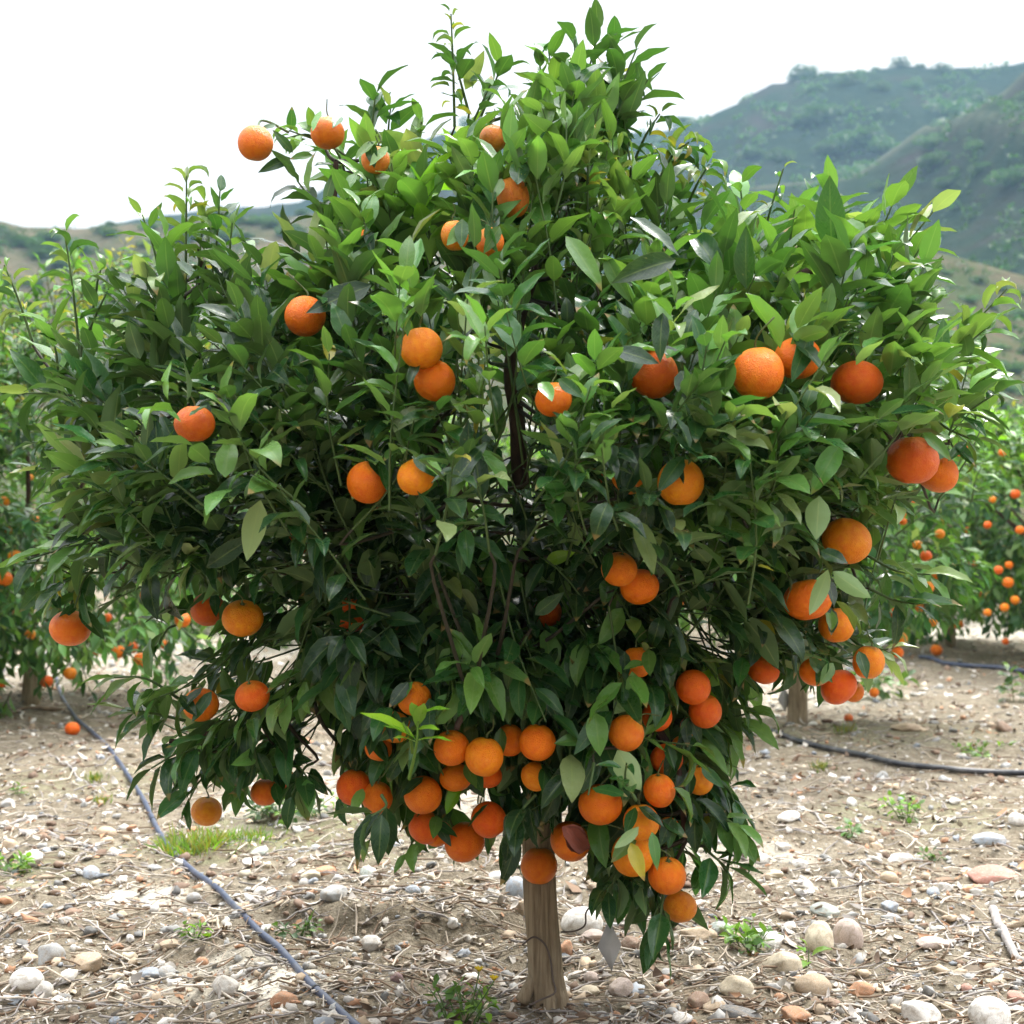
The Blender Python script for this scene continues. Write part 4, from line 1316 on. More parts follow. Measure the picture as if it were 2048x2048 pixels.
# shoots that can be told apart in the outline: base x, y -> tip x, y, depth offset, leaves, leaf length (display px), tone, bend of the stem
HERO = [
    (858, 240, 851, 26, 0, 12, 34, 'curl', 4), (885, 215, 858, 118, 0, 8, 74, 'mid', 6), (898, 240, 945, 125, .03, 8, 78, 'mid', 4), (880, 260, 925, 160, -.03, 7, 72, 'mid', 0),
    (1062, 300, 1035, 95, 0, 11, 80, 'light', 3), (1075, 300, 1085, 75, -.04, 12, 84, 'mid', 0), (1090, 280, 1130, 60, 0, 13, 88, 'mid', -3), (1100, 300, 1165, 75, .05, 11, 84, 'mid', 0),
    (1115, 300, 1200, 95, -.03, 10, 86, 'mid', -5), (1125, 310, 1222, 150, 0, 9, 84, 'mid', -6), (1090, 380, 1035, 170, .06, 10, 74, 'dark', 0), (1050, 260, 1015, 110, .02, 9, 70, 'mid', 0),
    (1120, 360, 1180, 180, -.06, 10, 74, 'dark', 0), (1070, 360, 1100, 150, -.08, 12, 76, 'mid', 0),
    (1190, 320, 1245, 215, 0, 7, 48, 'curl', 5), (1240, 350, 1300, 268, 0, 8, 52, 'curl', 5), (1300, 380, 1338, 310, .05, 8, 56, 'curl', 4), (1270, 340, 1275, 285, .05, 7, 50, 'curl', 4),
    (1445, 480, 1478, 318, 0, 6, 36, 'curl', -8), (1400, 480, 1396, 345, -.02, 7, 88, 'light', 0), (1550, 520, 1562, 365, -.05, 7, 104, 'light', 0), (1480, 540, 1500, 390, .02, 6, 92, 'light', 4),
    (1610, 530, 1690, 370, 0, 9, 102, 'light', -4), (1640, 550, 1760, 400, .02, 9, 100, 'pale', -4), (1650, 580, 1735, 470, -.06, 8, 104, 'light', 0), (1580, 560, 1640, 420, .05, 8, 98, 'light', 0),
    (1750, 660, 1900, 545, .02, 9, 64, 'curl', -8), (1740, 680, 1860, 620, -.04, 8, 98, 'light', -6), (1770, 735, 1880, 700, 0, 8, 98, 'light', -6), (1750, 780, 1875, 745, -.05, 8, 104, 'mid', -8),
    (1760, 790, 1835, 830, -.02, 7, 92, 'light', -4), (1690, 720, 1820, 660, .05, 9, 100, 'light', -4),
    (1640, 1050, 1755, 1084, -.05, 7, 98, 'light', -6), (1640, 1110, 1725, 1140, -.1, 7, 92, 'mid', -4), (1590, 1190, 1675, 1225, 0, 8, 74, 'pale', -6), (1560, 1100, 1600, 1140, -.1, 5, 84, 'pale', 0),
    (620, 430, 560, 340, -.05, 8, 94, 'dark', 3), (655, 340, 612, 255, 0, 8, 82, 'mid', 3), (690, 320, 545, 246, 0, 8, 58, 'light', 6), (600, 262, 535, 262, 0, 5, 52, 'light', 3),
    (705, 290, 709, 175, 0, 7, 90, 'mid', 0), (740, 310, 737, 205, .03, 8, 74, 'mid', 0), (775, 320, 795, 230, 0, 8, 74, 'light', 0), (610, 520, 550, 470, -.05, 8, 100, 'dark', 4),
    (570, 560, 515, 540, -.05, 6, 98, 'mid', 3), (700, 440, 640, 420, -.15, 6, 100, 'light', 3), (820, 480, 790, 340, -.2, 9, 106, 'light', 0), (740, 440, 700, 330, -.12, 7, 100, 'pale', 0),
    (350, 560, 352, 332, 0, 12, 50, 'curl', 6), (305, 540, 268, 405, -.02, 8, 72, 'light', 4), (395, 550, 415, 360, .02, 10, 62, 'mid', -3), (320, 560, 312, 450, -.05, 6, 92, 'light', 0), (430, 540, 438, 420, 0, 8, 68, 'light', 0),
    (370, 560, 385, 400, .04, 9, 56, 'curl', 0), (450, 560, 470, 480, -.03, 8, 84, 'mid', 0),
    (152, 680, 122, 440, -.02, 11, 50, 'curl', 6), (60, 640, 8, 500, 0, 9, 46, 'curl', 6), (112, 740, 92, 610, -.08, 5, 108, 'light', 0), (160, 760, 40, 742, -.05, 7, 96, 'mid', 5), (205, 850, 75, 835, -.05, 8, 88, 'mid', 6),
    (190, 910, 60, 885, 0, 8, 84, 'mid', 6), (215, 1020, 55, 1055, -.08, 10, 86, 'light', 6), (190, 1060, 140, 1148, -.1, 8, 88, 'mid', 4), (160, 1050, 120, 1150, -.05, 6, 84, 'light', 4), (110, 1060, 100, 1120, -.05, 5, 80, 'mid', 4),
    (210, 1080, 105, 1110, -.1, 8, 96, 'dark', 6), (180, 560, 190, 510, 0, 6, 66, 'light', 0), (160, 640, 205, 545, -.04, 7, 80, 'mid', 0),
    (470, 1290, 400, 1240, .1, 8, 86, 'dark', 4), (560, 1320, 500, 1270, .15, 8, 86, 'mid', 4), (640, 1260, 590, 1220, .1, 8, 84, 'dark', 4), (330, 1180, 300, 1215, .05, 7, 82, 'mid', 4), (620, 1360, 570, 1330, .1, 8, 86, 'mid', 4), (690, 1300, 640, 1290, .0, 8, 86, 'dark', 4),
    (340, 1320, 215, 1278, -.1, 8, 100, 'light', 6), (350, 1360, 240, 1340, -.1, 8, 90, 'mid', 6), (400, 1420, 285, 1450, -.1, 7, 96, 'dark', 8), (420, 1440, 355, 1500, -.12, 8, 88, 'mid', 6), (590, 1440, 550, 1500, -.15, 7, 84, 'mid', 4),
    (540, 1430, 590, 1480, -.15, 6, 84, 'dark', 4), (480, 1400, 470, 1480, -.18, 8, 84, 'mid', 4), (640, 1420, 640, 1500, -.15, 6, 80, 'mid', 3),
    (770, 1500, 695, 1590, -.1, 4, 62, 'dark', 6), (800, 1560, 768, 1610, -.1, 3, 66, 'light', 4), (960, 1560, 985, 1590, -.2, 5, 96, 'dark', 4),
    (1255, 1660, 1240, 1765, -.2, 9, 98, 'mid', 4), (1170, 1620, 1145, 1680, -.2, 8, 92, 'dark', 4), (1330, 1600, 1375, 1640, -.2, 7, 92, 'mid', 4), (1340, 1540, 1405, 1580, -.2, 9, 88, 'light', 4), (1360, 1480, 1390, 1530, -.1, 7, 84, 'mid', 4),
    (1360, 1360, 1412, 1345, -.1, 6, 92, 'light', 0), (1200, 1510, 1182, 1440, -.42, 7, 62, 'mid', 0), (1120, 1440, 1110, 1500, -.38, 7, 88, 'dark', 3), (1010, 1500, 960, 1560, -.3, 7, 100, 'dark', 4), (720, 1500, 700, 1540, -.35, 7, 108, 'dark', 3),
]
HF = Foliage()
for (x0, y0, x1, y1, off, nl_, lp, tone, sag) in HERO:
    a = D(x0, y0, D0 + off + 0.04); b = D(x1, y1, D0 + off)
    mid = (a + b) / 2 + np.array((0, 0, sag * 0.0018)) + rng.normal(0, 0.004, 3)
    pts = spline([a, mid, b], 9)
    droop = 0.05 if y1 < 700 else (0.25 if y1 < 1150 else 0.45)
    if tone == 'curl': nl_ = int(nl_ * 1.7)
    HF.shoot(pts, nl_, lp * K / FPX * (D0 + off) * (1.3 if tone == 'curl' else 0.94), tone, 0.12, 50, droop, None, 0.08)
    TW.tube(pts, np.linspace(0.0030, 0.0014, 9), 5, TWIG_C, 1, False)
    twig_to_limb(a, nrm(b - a))
TW.tube(spline([D(132, 1156, D0 - 0.04), D(136, 1135, D0 - 0.02), D(150, 1090, D0 - 0.02), D(185, 1045, D0)], 10), np.linspace(0.0020, 0.0028, 10), 5, TWIG_C, 1, False)
TW.tube(spline([D(486, 240, D0 - 0.02), D(492, 228, D0), D(512, 232, D0), D(545, 250, D0)], 10), np.linspace(0.0018, 0.0026, 10), 5, TWIG_C, 1, False)
prune(HF, False)

# single leaves that lie across fruit or stand out: base, tip (display px), depth, width/length, tone, face towards camera (+) or edge on
SINGLE = [
    (552, 288, 516, 246, 2.50, .20, 'mid', .6), (548, 298, 489, 324, 2.52, .17, 'dark', .7), (549, 246, 551, 203, 2.55, .22, 'mid', .8), (520, 236, 492, 244, 2.54, .16, 'mid', .5), (575, 270, 528, 262, 2.52, .18, 'light', .5), (590, 292, 548, 300, 2.53, .2, 'light', .6),
    (150, 1150, 196, 1205, 2.50, .18, 'dark', .7), (148, 1140, 108, 1172, 2.52, .18, 'mid', .7), (150, 1120, 92, 1150, 2.50, .18, 'light', .6),
    (492, 944, 466, 1055, 2.12, .20, 'pale', 1), (700, 538, 582, 588, 2.22, .20, 'dark', .6), (694, 850, 753, 924, 2.20, .20, 'dark', .8), (1222, 836, 1176, 936, 2.15, .22, 'dark', .8),
    (1240, 900, 1190, 984, 2.14, .17, 'light', .6), (1262, 850, 1290, 910, 2.12, .16, 'dark', .7), (1585, 838, 1532, 930, 2.12, .20, 'light', .9), (1546, 936, 1540, 1016, 2.10, .28, 'pale', .9),
    (1562, 1075, 1528, 1160, 2.12, .16, 'pale', .8), (1572, 1078, 1642, 1128, 2.13, .22, 'pale', .7), (862, 458, 978, 378, 2.30, .15, 'light', .8), (880, 302, 922, 214, 2.45, .18, 'light', .8),
    (738, 392, 728, 286, 2.45, .20, 'pale', .9), (806, 676, 838, 742, 2.33, .19, 'dark', .8), (1470, 662, 1545, 590, 2.15, .17, 'light', .7), (1742, 818, 1794, 868, 2.2, .18, 'light', .6),
    (1548, 1040, 1598, 1062, 2.08, .28, 'dark', .6), (1118, 1488, 1182, 1502, 2.10, .22, 'mid', .4), (1165, 1415, 1208, 1490, 2.16, .30, 'pale', .9), (1122, 1344, 1132, 1424, 2.18, .27, 'light', 1),
    (1100, 1398, 1048, 1402, 2.2, .25, 'light', .8), (1068, 445, 1135, 545, 2.2, .17, 'light', .8), (1140, 480, 1190, 570, 2.2, .15, 'light', .8), (1275, 490, 1158, 528, 2.15, .20, 'dark', .8),
    (1190, 410, 1280, 480, 2.2, .18, 'dark', .5), (835, 665, 920, 650, 2.35, .20, 'mid', .9), (776, 620, 792, 560, 2.32, .20, 'mid', .9), (920, 620, 1015, 660, 2.3, .20, 'dark', .9), (1030, 740, 1130, 700, 2.18, .15, 'light', .5),
    (1285, 700, 1308, 762, 2.1, .30, 'dark', .9), (1250, 590, 1245, 680, 2.1, .18, 'dark', .9), (1160, 660, 1240, 685, 2.1, .22, 'dark', .7), (1570, 470, 1565, 335, 2.28, .22, 'mid', .9), (1030, 1060, 1082, 1042, 2.3, .22, 'lime', .8),
    (1090, 1030, 1076, 972, 2.28, .22, 'light', .9), (870, 1230, 808, 1186, 2.25, .22, 'mid', .9), (725, 1168, 790, 1172, 2.25, .22, 'mid', .8), (650, 1330, 668, 1250, 2.28, .22, 'light', .9), (660, 720, 668, 660, 2.25, .22, 'pale', .8),
    (690, 540, 680, 492, 2.25, .28, 'pale', .9), (330, 850, 440, 838, 2.22, .16, 'dark', .6), (355, 735, 405, 800, 2.2, .17, 'dark', .8), (1010, 1160, 1060, 1120, 2.1, .2, 'dark', .7), (390, 1070, 480, 1010, 2.2, .16, 'dark', .6),
    (500, 915, 545, 840, 2.22, .24, 'light', .9), (1190, 1590, 1215, 1660, 2.12, .2, 'yellow', .8), (1205, 1560, 1160, 1600, 2.12, .18, 'pale', .7), (1230, 1570, 1240, 1640, 2.13, .16, 'light', .7), (1215, 1250, 1178, 1262, 2.2, .22, 'light', .6),
    (920, 1050, 980, 1105, 2.36, .26, 'light', .7), (900, 1060, 935, 1040, 2.36, .34, 'light', .7), (905, 1090, 985, 1085, 2.36, .24, 'light', .8), (1000, 1110, 950, 1090, 2.36, .24, 'mid', .8), (930, 1140, 985, 1160, 2.36, .24, 'light', .7), (870, 1170, 925, 1185, 2.34, .24, 'mid', .7), (990, 1200, 940, 1180, 2.34, .22, 'light', .7),
]
# leaves that hang over the fruit that is not wholly clear
for k in range(len(fr_d)):
    vis = fr_vis[k]
    if vis > 0.93: continue
    n_ = 1 if vis > 0.78 else (2 if vis > 0.62 else 3)
    for j_ in range(n_):
        R = fr_R[k]; sgn = rng.choice((-1, 1))
        a0 = rng.uniform(35, 105) if vis > 0.55 else rng.uniform(10, 120)      # where it comes from round the rim, degrees from horizontal
        st = np.array((sgn * math.cos(math.radians(a0)) * 1.2, -0.95, math.sin(math.radians(a0)) * 1.1)) * R
        aim = np.array((rng.uniform(-.9, .9) if vis < 0.7 else sgn * rng.uniform(.5, 1.1), -1.4, rng.uniform(-.7, .2) if vis < 0.7 else rng.uniform(-.1, .7))) * R
        ax_ = aim - st
        L = np.clip(np.linalg.norm(ax_) * rng.uniform(1.0, 1.4), 0.05, 0.085)
        HF.leaf(fr_c[k] + st, ax_, np.array((0, -0.7, 0.7)) + rng.normal(0, .3, 3), L, L * rng.uniform(.18, .23), rng.uniform(.1, .4), rng.uniform(.02, .22), rng.normal(0, .2), random.choice(('dark', 'mid', 'mid', 'light')))

for (x0, y0, x1, y1, dep, ar, tone, face) in SINGLE:
    dep -= 0.5 * (front((y0 + y1) / 2) - 0.44) if 700 < (x0 + x1) / 2 < 1400 else 0.0
    a = D(x0, y0, dep + 0.01); b = D(x1, y1, dep - 0.012)
    L = np.linalg.norm(b - a)
    cam_d = nrm(CP - (a + b) / 2)
    nn = cam_d * face + np.array((0, 0, 1.0)) * (1.05 - face) + rng.normal(0, 0.15, 3)
    if tone == 'pale': nn = -nn
    bd = rng.uniform(0.15, 0.6)
    HF.leaf(a, (b - a) + nrm(nn) * L * bd * 0.45, nn, L * 1.04, L * ar, math.radians(rng.uniform(8, 22)), bd, rng.normal(0, 0.15), tone)

for k in ('b', 'a', 'nn', 'L', 'W', 'f', 'be', 'tw', 'c'):
    getattr(FOL, k).extend(getattr(HF, k))
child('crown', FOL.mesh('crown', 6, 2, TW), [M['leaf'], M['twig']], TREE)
print('leaves', len(FOL.b), 'shoots', N_SHOOT)

YS = Foliage(); YM = MB()
for (x0, y0, x1, y1, n_) in ((772, 1470, 790, 1350, 6), (778, 1420, 760, 1362, 2)):
    pts = spline([D(x0, y0, 2.16), D((x0 + x1) / 2 + 4, (y0 + y1) / 2, 2.12), D(x1, y1, 2.12)], 9)
    YM.tube(pts, np.linspace(0.003, 0.0015, 9), 5, (0.12, 0.22, 0.03), 1, False)
for (x0, y0, x1, y1, ar) in ((782, 1392, 690, 1338, .14), (786, 1352, 842, 1328, .16), (784, 1396, 730, 1362, .15), (786, 1398, 850, 1392, .14), (786, 1372, 800, 1318, .16), (785, 1360, 778, 1316, .15), (788, 1376, 826, 1372, .15), (783, 1400, 745, 1385, .15)):
    a = D(x0, y0, 2.125); b = D(x1, y1, 2.09)
    L = np.linalg.norm(b - a)
    nn = np.array((0, -0.45, 1.0)) + rng.normal(0, .15, 3)
    YS.leaf(a, (b - a) + nrm(nn) * L * 0.2, nn, L * 1.05, L * ar, 0.25, 0.5, 0, 'lime')
o = child('young_shoot', YS.mesh('young_shoot', 6, 2, YM), [M['leaf'], M['twig']], TREE)
o['label'] = 'lime green young shoot in front of the fruit'

# shrivelled brown leaf lying on the fruit beside the trunk
DL = Foliage()
p = D(1060, 1560, 2.12)
for k in range(3):
    DL.leaf(p + np.array((0.004 * k, -0.012, 0.002)), np.array((0.75, -0.25, -0.55 - 0.2 * k)), np.array((0.2 - 0.3 * k, -0.8, 0.5)), 0.052, 0.020, 0.7, 1.1, 0.3, 'dark')
DL.c = [np.array((0.13, 0.035, 0.02)) * f_ for f_ in (1, 0.8, 1.2)]
o = link('dried_leaf', DL.mesh('dried_leaf', 6, 2), [M['litter']])
tag(o, 'shrivelled red brown dead leaf lying on top of a mandarin beside the trunk', 'dead leaf')

# ------------------------------------------------------------------ fruit of the neighbouring trees and on the ground (photo px x, y, r)
NB = 'mandarins on the neighbouring trees'
LT, RT = 'blurred left tree', 'fruitful tree behind the far hose'
FAR = [
    (8, 1003, 11, 6.4, 'small yellow fruit at the left edge of the picture on the blurred left tree'), (30, 1113, 14, 6.3, 'small fruit in shade near left picture edge, upper of two on the blurred tree'),
    (9, 1157, 16, 6.2, 'small fruit at left picture edge, lower of two on the blurred tree'), (298, 1190, 17, 6.2, 'blurred fruit seen through leaves above the two hanging under the left arm'),
    (365, 1240, 16, 6.4, 'small clear blurred fruit left of the redder mandarin under the left arm'), (237, 1304, 14, 6.3, 'left fruit of the low trio on the blurred left tree'),
    (265, 1295, 12, 6.5, 'middle fruit of the low trio on the blurred left tree'), (282, 1321, 16, 6.2, 'right and largest fruit of the low trio on the blurred left tree'),
    (190, 1302, 9, 6.6, 'tiny fruit below the lone far left mandarin'), (93, 1363, 13, 6.3, 'lowest left fruit of the blurred tree just above the soil'), (140, 1347, 13, 6.3, 'low fruit of the blurred tree above the hose start'),
    (4, 1368, 8, 6.3, 'fruit cut by the left picture edge near the soil'), (60, 955, 7, 6.8, 'tiny yellow speck of fruit high on the blurred left tree'),
    (1800, 1026, 13, 5.7, 'front fruit of the four-fruit clump below the wrinkled mandarin'), (1819, 1001, 11, 5.8, 'top fruit of the four-fruit clump below the wrinkled mandarin'),
    (1813, 1019, 11, 5.85, 'rear fruit of the four-fruit clump below the wrinkled mandarin'), (1806, 1043, 8, 5.75, 'lowest fruit of the four-fruit clump below the wrinkled mandarin'),
    (1880, 1068, 10, 5.8, 'pale single fruit right below the four-fruit clump'), (2031, 988, 10, 9.2, 'high fruit near the right picture edge on the far tree'), (1985, 999, 7, 9.2, 'tiny pale fruit left of the high right edge one'),
    (1852, 1112, 12, 5.7, 'left fruit of the middle group on the tagged tree'), (1902, 1126, 11, 9.2, 'upper fruit of the dull trio between the right trees'), (1907, 1139, 10, 9.25, 'lower fruit of the dull trio between the right trees'),
    (1892, 1142, 8, 9.3, 'smallest fruit of the dull trio between the right trees'), (1855, 1175, 13, 5.6, 'bright lone fruit under the middle group of the tagged tree'), (1884, 1181, 9, 9.2, 'dim fruit beside the bright lone one'),
    (1900, 1173, 12, 9.2, 'dim larger fruit right of the bright lone one'), (1997, 1140, 9, 9.1, 'upper fruit of the right edge bunch'), (2018, 1130, 8, 9.2, 'right top fruit of the right edge bunch'),
    (2016, 1165, 11, 9.1, 'largest fruit of the right edge bunch'), (2009, 1215, 9, 9.1, 'single fruit under the right edge bunch'), (1792, 1227, 12, 5.6, 'bright fruit at the right end of the low right cluster, on the tagged tree behind'),
    (1800, 1278, 15, 5.6, 'shaded fruit left of the gap with the thin trunk'), (1795, 1305, 12, 5.6, 'lowest shaded fruit left of the gap with the thin trunk'), (1873, 1300, 12, 9.3, 'dull fruit hanging below the right trees near the soil'),
    (1917, 1249, 10, 9.4, 'brownish fruit beside the thin far trunk'), (2011, 1283, 7, 9.0, 'tiny fruit low on the dark right edge tree'), (1748, 1385, 10, 5.6, 'dim fruit on the low skirt of the tagged tree'),
    (1830, 905, 8, 9.6, 'small out of focus mandarin scattered in the right background trees'),
    (1905, 960, 8, 9.4, 'small out of focus mandarin scattered in the right background trees'),
    (1950, 930, 7, 9.4, 'small out of focus mandarin scattered in the right background trees'),
    (2005, 905, 8, 9.3, 'small out of focus mandarin scattered in the right background trees'),
    (1860, 985, 9, 9.4, 'small out of focus mandarin scattered in the right background trees'),
    (1925, 1010, 9, 9.2, 'small out of focus mandarin scattered in the right background trees'),
    (1975, 1050, 8, 9.2, 'small out of focus mandarin scattered in the right background trees'),
    (2040, 1060, 9, 9.1, 'small out of focus mandarin scattered in the right background trees'),
    (1870, 1150, 10, 5.9, 'small out of focus mandarin scattered in the right background trees'),
    (1835, 1090, 10, 5.9, 'small out of focus mandarin scattered in the right background trees'),
    (1945, 1130, 8, 9.2, 'small out of focus mandarin scattered in the right background trees'),
    (1840, 1215, 10, 5.8, 'small out of focus mandarin scattered in the right background trees'),
    (1865, 1245, 9, 5.9, 'small out of focus mandarin scattered in the right background trees'),
    (1955, 1100, 8, 9.2, 'small out of focus mandarin scattered in the right background trees'),
    (2030, 1200, 9, 9.1, 'small out of focus mandarin scattered in the right background trees'),
    (1975, 1225, 8, 9.2, 'small out of focus mandarin scattered in the right background trees'),
    (1825, 1190, 11, 5.7, 'small out of focus mandarin scattered in the right background trees'),
    (20, 860, 9, 6.6, 'small out of focus mandarin scattered in the left blurred tree'),
    (70, 1040, 9, 6.5, 'small out of focus mandarin scattered in the left blurred tree'),
    (15, 1060, 9, 6.5, 'small out of focus mandarin scattered in the left blurred tree'),
    (105, 1210, 10, 6.4, 'small out of focus mandarin scattered in the left blurred tree'),
    (60, 1270, 11, 6.3, 'small out of focus mandarin scattered in the left blurred tree'),
    (160, 1270, 10, 6.4, 'small out of focus mandarin scattered in the left blurred tree'),
    (330, 1290, 10, 6.6, 'small out of focus mandarin scattered in the left blurred tree'),
    (215, 1235, 9, 6.6, 'small out of focus mandarin scattered in the left blurred tree'),
    (35, 1225, 10, 6.4, 'small out of focus mandarin scattered in the left blurred tree'),
    (1357, 1202, 11, 5.2, 'small fruit glimpsed through the main crown right of the touching pair'), (1935, 1060, 8, 9.2, 'small orange speck high between the right trees'), (1960, 1190, 8, 9.2, 'small orange speck in the middle of the far right tree'),
]
for (x, y, r, dep, lab) in FAR:
    edge = 0.6 if y > 1250 else 1.0
    dep -= (1.05 if x > 1960 and dep > 8 else 0.3 if dep > 8 else 0.45 if x < 420 else 0.22 if x > 1700 else 0.0) * edge
    add_fruit(P(x, y, dep), r * dep / FPX, .95, random.choice((OR, YO, OR, DO)), 0, lab, NB, 0.25, r > 9)


def ground_fruit(x, y, r, label):
    g = G(x, y + r)
    dep = proj(g[None])[2][0]
    R = r * dep / FPX
    g[2] = float(ground_h(g[0], g[1])) + R * 0.82
    o = add_fruit(g, R, .9, DO, 1, label, 'mandarins fallen on the soil', 0.5)


ground_fruit(145, 1452, 15, 'fallen red orange mandarin lying against the left hose')
ground_fruit(1697, 1434, 9, 'fallen mandarin on the soil right of the tagged trunk')

# ------------------------------------------------------------------ metal tags
M['tag'] = simple('grey_metal_tag', (0.50, 0.50, 0.505), 0.6, 0.1)
M['wire'] = simple('rusty_wire', (0.13, 0.10, 0.085), 0.6, 0.4)


def metal_tag(cx, cy, hw, hh, dep, wire_pts, label, group):
    pts = [(cx - 2 * hw / 48, cy - hh), (cx + hw * 0.35, cy - hh * 0.62), (cx + hw, cy - hh * 0.02), (cx + hw * 0.35, cy + hh * 0.72), (cx + hw * 0.2, cy + hh), (cx - hw * 0.25, cy + hh * 0.62), (cx - hw, cy + hh * 0.05), (cx - hw * 0.45, cy - hh * 0.55)]
    n = len(pts)
    c = P(cx, cy, dep)
    f = [P(x, y, dep + (x - cx) / FPX * dep * 0.35) for x, y in pts]
    b = [q + np.array((0.0, 0.0012, 0)) for q in f]
    v = np.array(f + b + [np.mean(f, 0), np.mean(b, 0)])
    q = [(k, n + k, n + (k + 1) % n, (k + 1) % n) for k in range(n)]
    t = [(2 * n, k, (k + 1) % n) for k in range(n)] + [(2 * n + 1, n + (k + 1) % n, n + k) for k in range(n)]
    o = link('metal_tag', mesh_np('metal_tag', v - c, np.array(q), np.array(t), False), [M['tag']])
    o.location = c
    tag(o, label, 'tag', group)
    mb = MB(); mb.tube(spline([P(x, y, d) - c for x, y, d in wire_pts], 30), 0.0016, 6)
    child('wire', mb.mesh('wire'), [M['wire']], o, True)
    return o


metal_tag(1219, 1891, 24, 53, 2.52, [(1122, 1864, 2.54), (1150, 1862, 2.53), (1170, 1850, 2.52), (1172, 1825, 2.52), (1185, 1812, 2.52), (1205, 1812, 2.52), (1218, 1828, 2.52), (1220, 1845, 2.52)],
          'grey diamond shaped metal tag hanging on a wire right of the main trunk', 'metal tree tags')
metal_tag(1568, 1398, 13, 27, 6.02, [(1586, 1372, 6.04), (1577, 1362, 6.03), (1570, 1363, 6.02), (1568, 1374, 6.02)],
          'small blurred metal tag beside the trunk of the tree behind', 'metal tree tags')
# wire that runs loosely down the trunk
mb = MB()
mb.tube(spline([P(1045, 1890, 2.50), P(1062, 1876, 2.52), P(1075, 1876, 2.52), P(1092, 1892, 2.515), P(1102, 1925, 2.515), P(1106, 1960, 2.51), P(1110, 1985, 2.505), P(1080, 2000, 2.49), P(1060, 2010, 2.47)], 40), 0.0017, 6)
o = link('trunk_wire', mb.mesh('trunk_wire'), [M['wire']])
tag(o, 'thin dark vine-like wire curling down the front of the main trunk', 'wire')

# ------------------------------------------------------------------ irrigation hoses
def mat_hose(name, col):
    m, n, l, bs = new_mat(name)
    co = coords(n, l, 'Object')
    f = noise(n, l, 18, 5, 0.65, co)
    l.new(mixc(n, l, cramp(n, l, f, [(0.45, 0.0), (0.75, 0.5)]), col, (0.20, 0.19, 0.18)), bs.inputs['Base Color'])
    bs.inputs['Roughness'].default_value = 0.42
    bump(n, l, bs, f, 0.15, 0.002)
    return m


def hose(pts_px, rad, mat, label, lift=0.0):
    pts = np.array([G(x, y) for x, y in pts_px])
    s = spline(pts, 160)
    zz = ground_h(s[:, 0], s[:, 1])
    ker = np.ones(21) / 21
    zs = np.convolve(np.pad(np.maximum(zz, s[:, 2] - 0.02), 10, mode='edge'), ker, 'valid')
    s[:, 2] = np.maximum(zs, zz - rad * 0.3) + rad * 0.8 + lift
    s[:, 2] = np.convolve(np.pad(s[:, 2], 3, mode='edge'), np.ones(7) / 7, 'valid')
    v, q, t = tube(s, rad, 14)
    o = link('hose', mesh_np('hose', v, q, t), [mat])
    tag(o, label, 'hose', 'irrigation hoses')
    return s, o


HM = mat_hose('slate_hose', (0.05, 0.066, 0.115))
HB = mat_hose('black_hose', (0.016, 0.018, 0.024))
HS, HO = hose([(112, 1352), (120, 1385), (145, 1432), (190, 1476), (238, 1535), (288, 1608), (320, 1668), (365, 1722), (436, 1788), (500, 1848), (560, 1908), (620, 1968), (690, 2036), (760, 2105), (860, 2200)], 0.0072, HM,
              'dark slate blue hose curving across the stony ground left of the main tree')
for f_ in (0.40, 0.80):        # cable ties
    k = int(f_ * 159)
    d = nrm(HS[k + 1] - HS[k - 1])
    v, q, t = tube(np.array([HS[k] - d * 0.003, HS[k] + d * 0.003]), 0.0085, 14)
    child('tie', mesh_np('tie', v, q, t), [HB], HO, True)
hose([(1380, 1420), (1440, 1440), (1515, 1462), (1600, 1489), (1700, 1514), (1800, 1535), (1900, 1548), (2000, 1552), (2120, 1556), (2300, 1570)], 0.0105, HB,
     'black hose running across the soil to the right of the main tree', 0.004)
hose([(1840, 1318), (1890, 1327), (1960, 1338), (2048, 1346), (2200, 1356)], 0.014, HM, 'distant bluish hose at the right under the far trees', 0.004)


# ------------------------------------------------------------------ stones one by one
def stone_mesh(seed, angular):
    import bmesh
    r = np.random.default_rng(seed)
    bm = bmesh.new()
    bmesh.ops.create_icosphere(bm, subdivisions=4, radius=1.0)
    v = np.array([x.co[:] for x in bm.verts])
    me = bpy.data.meshes.new('stone')
    d = nrm(v)
    rad = np.ones(len(v))
    for _ in range(6):
        b = nrm(r.normal(0, 1, 3))
        rad += 0.13 * r.normal() * np.clip(d @ b, 0, 1) ** 2
    if angular:
        for _ in range(15):      # worn flat faces
            b = nrm(r.normal(0, 1, 3)); h = r.uniform(0.68, 0.9)
            pr = (d * rad[:, None]) @ b
            rad = np.where(pr > h, rad * (1 - 0.92 * (1 - h / np.maximum(pr, 1e-6))), rad)
    o_ = r.uniform(0, 50)
    rad += 0.06 * vnoise(d[:, 0] * 2.5 + o_, d[:, 1] * 2.5 + d[:, 2] * 1.7, seed) + 0.03 * vnoise(d[:, 0] * 7 + d[:, 2] * 5, d[:, 1] * 7 + o_, seed + 1)
    v = d * rad[:, None]
    for x, c in zip(bm.verts, v): x.co = c
    for f in bm.faces: f.smooth = True
    bm.to_mesh(me); bm.free()
    me.materials.append(M['stone'])
    return me


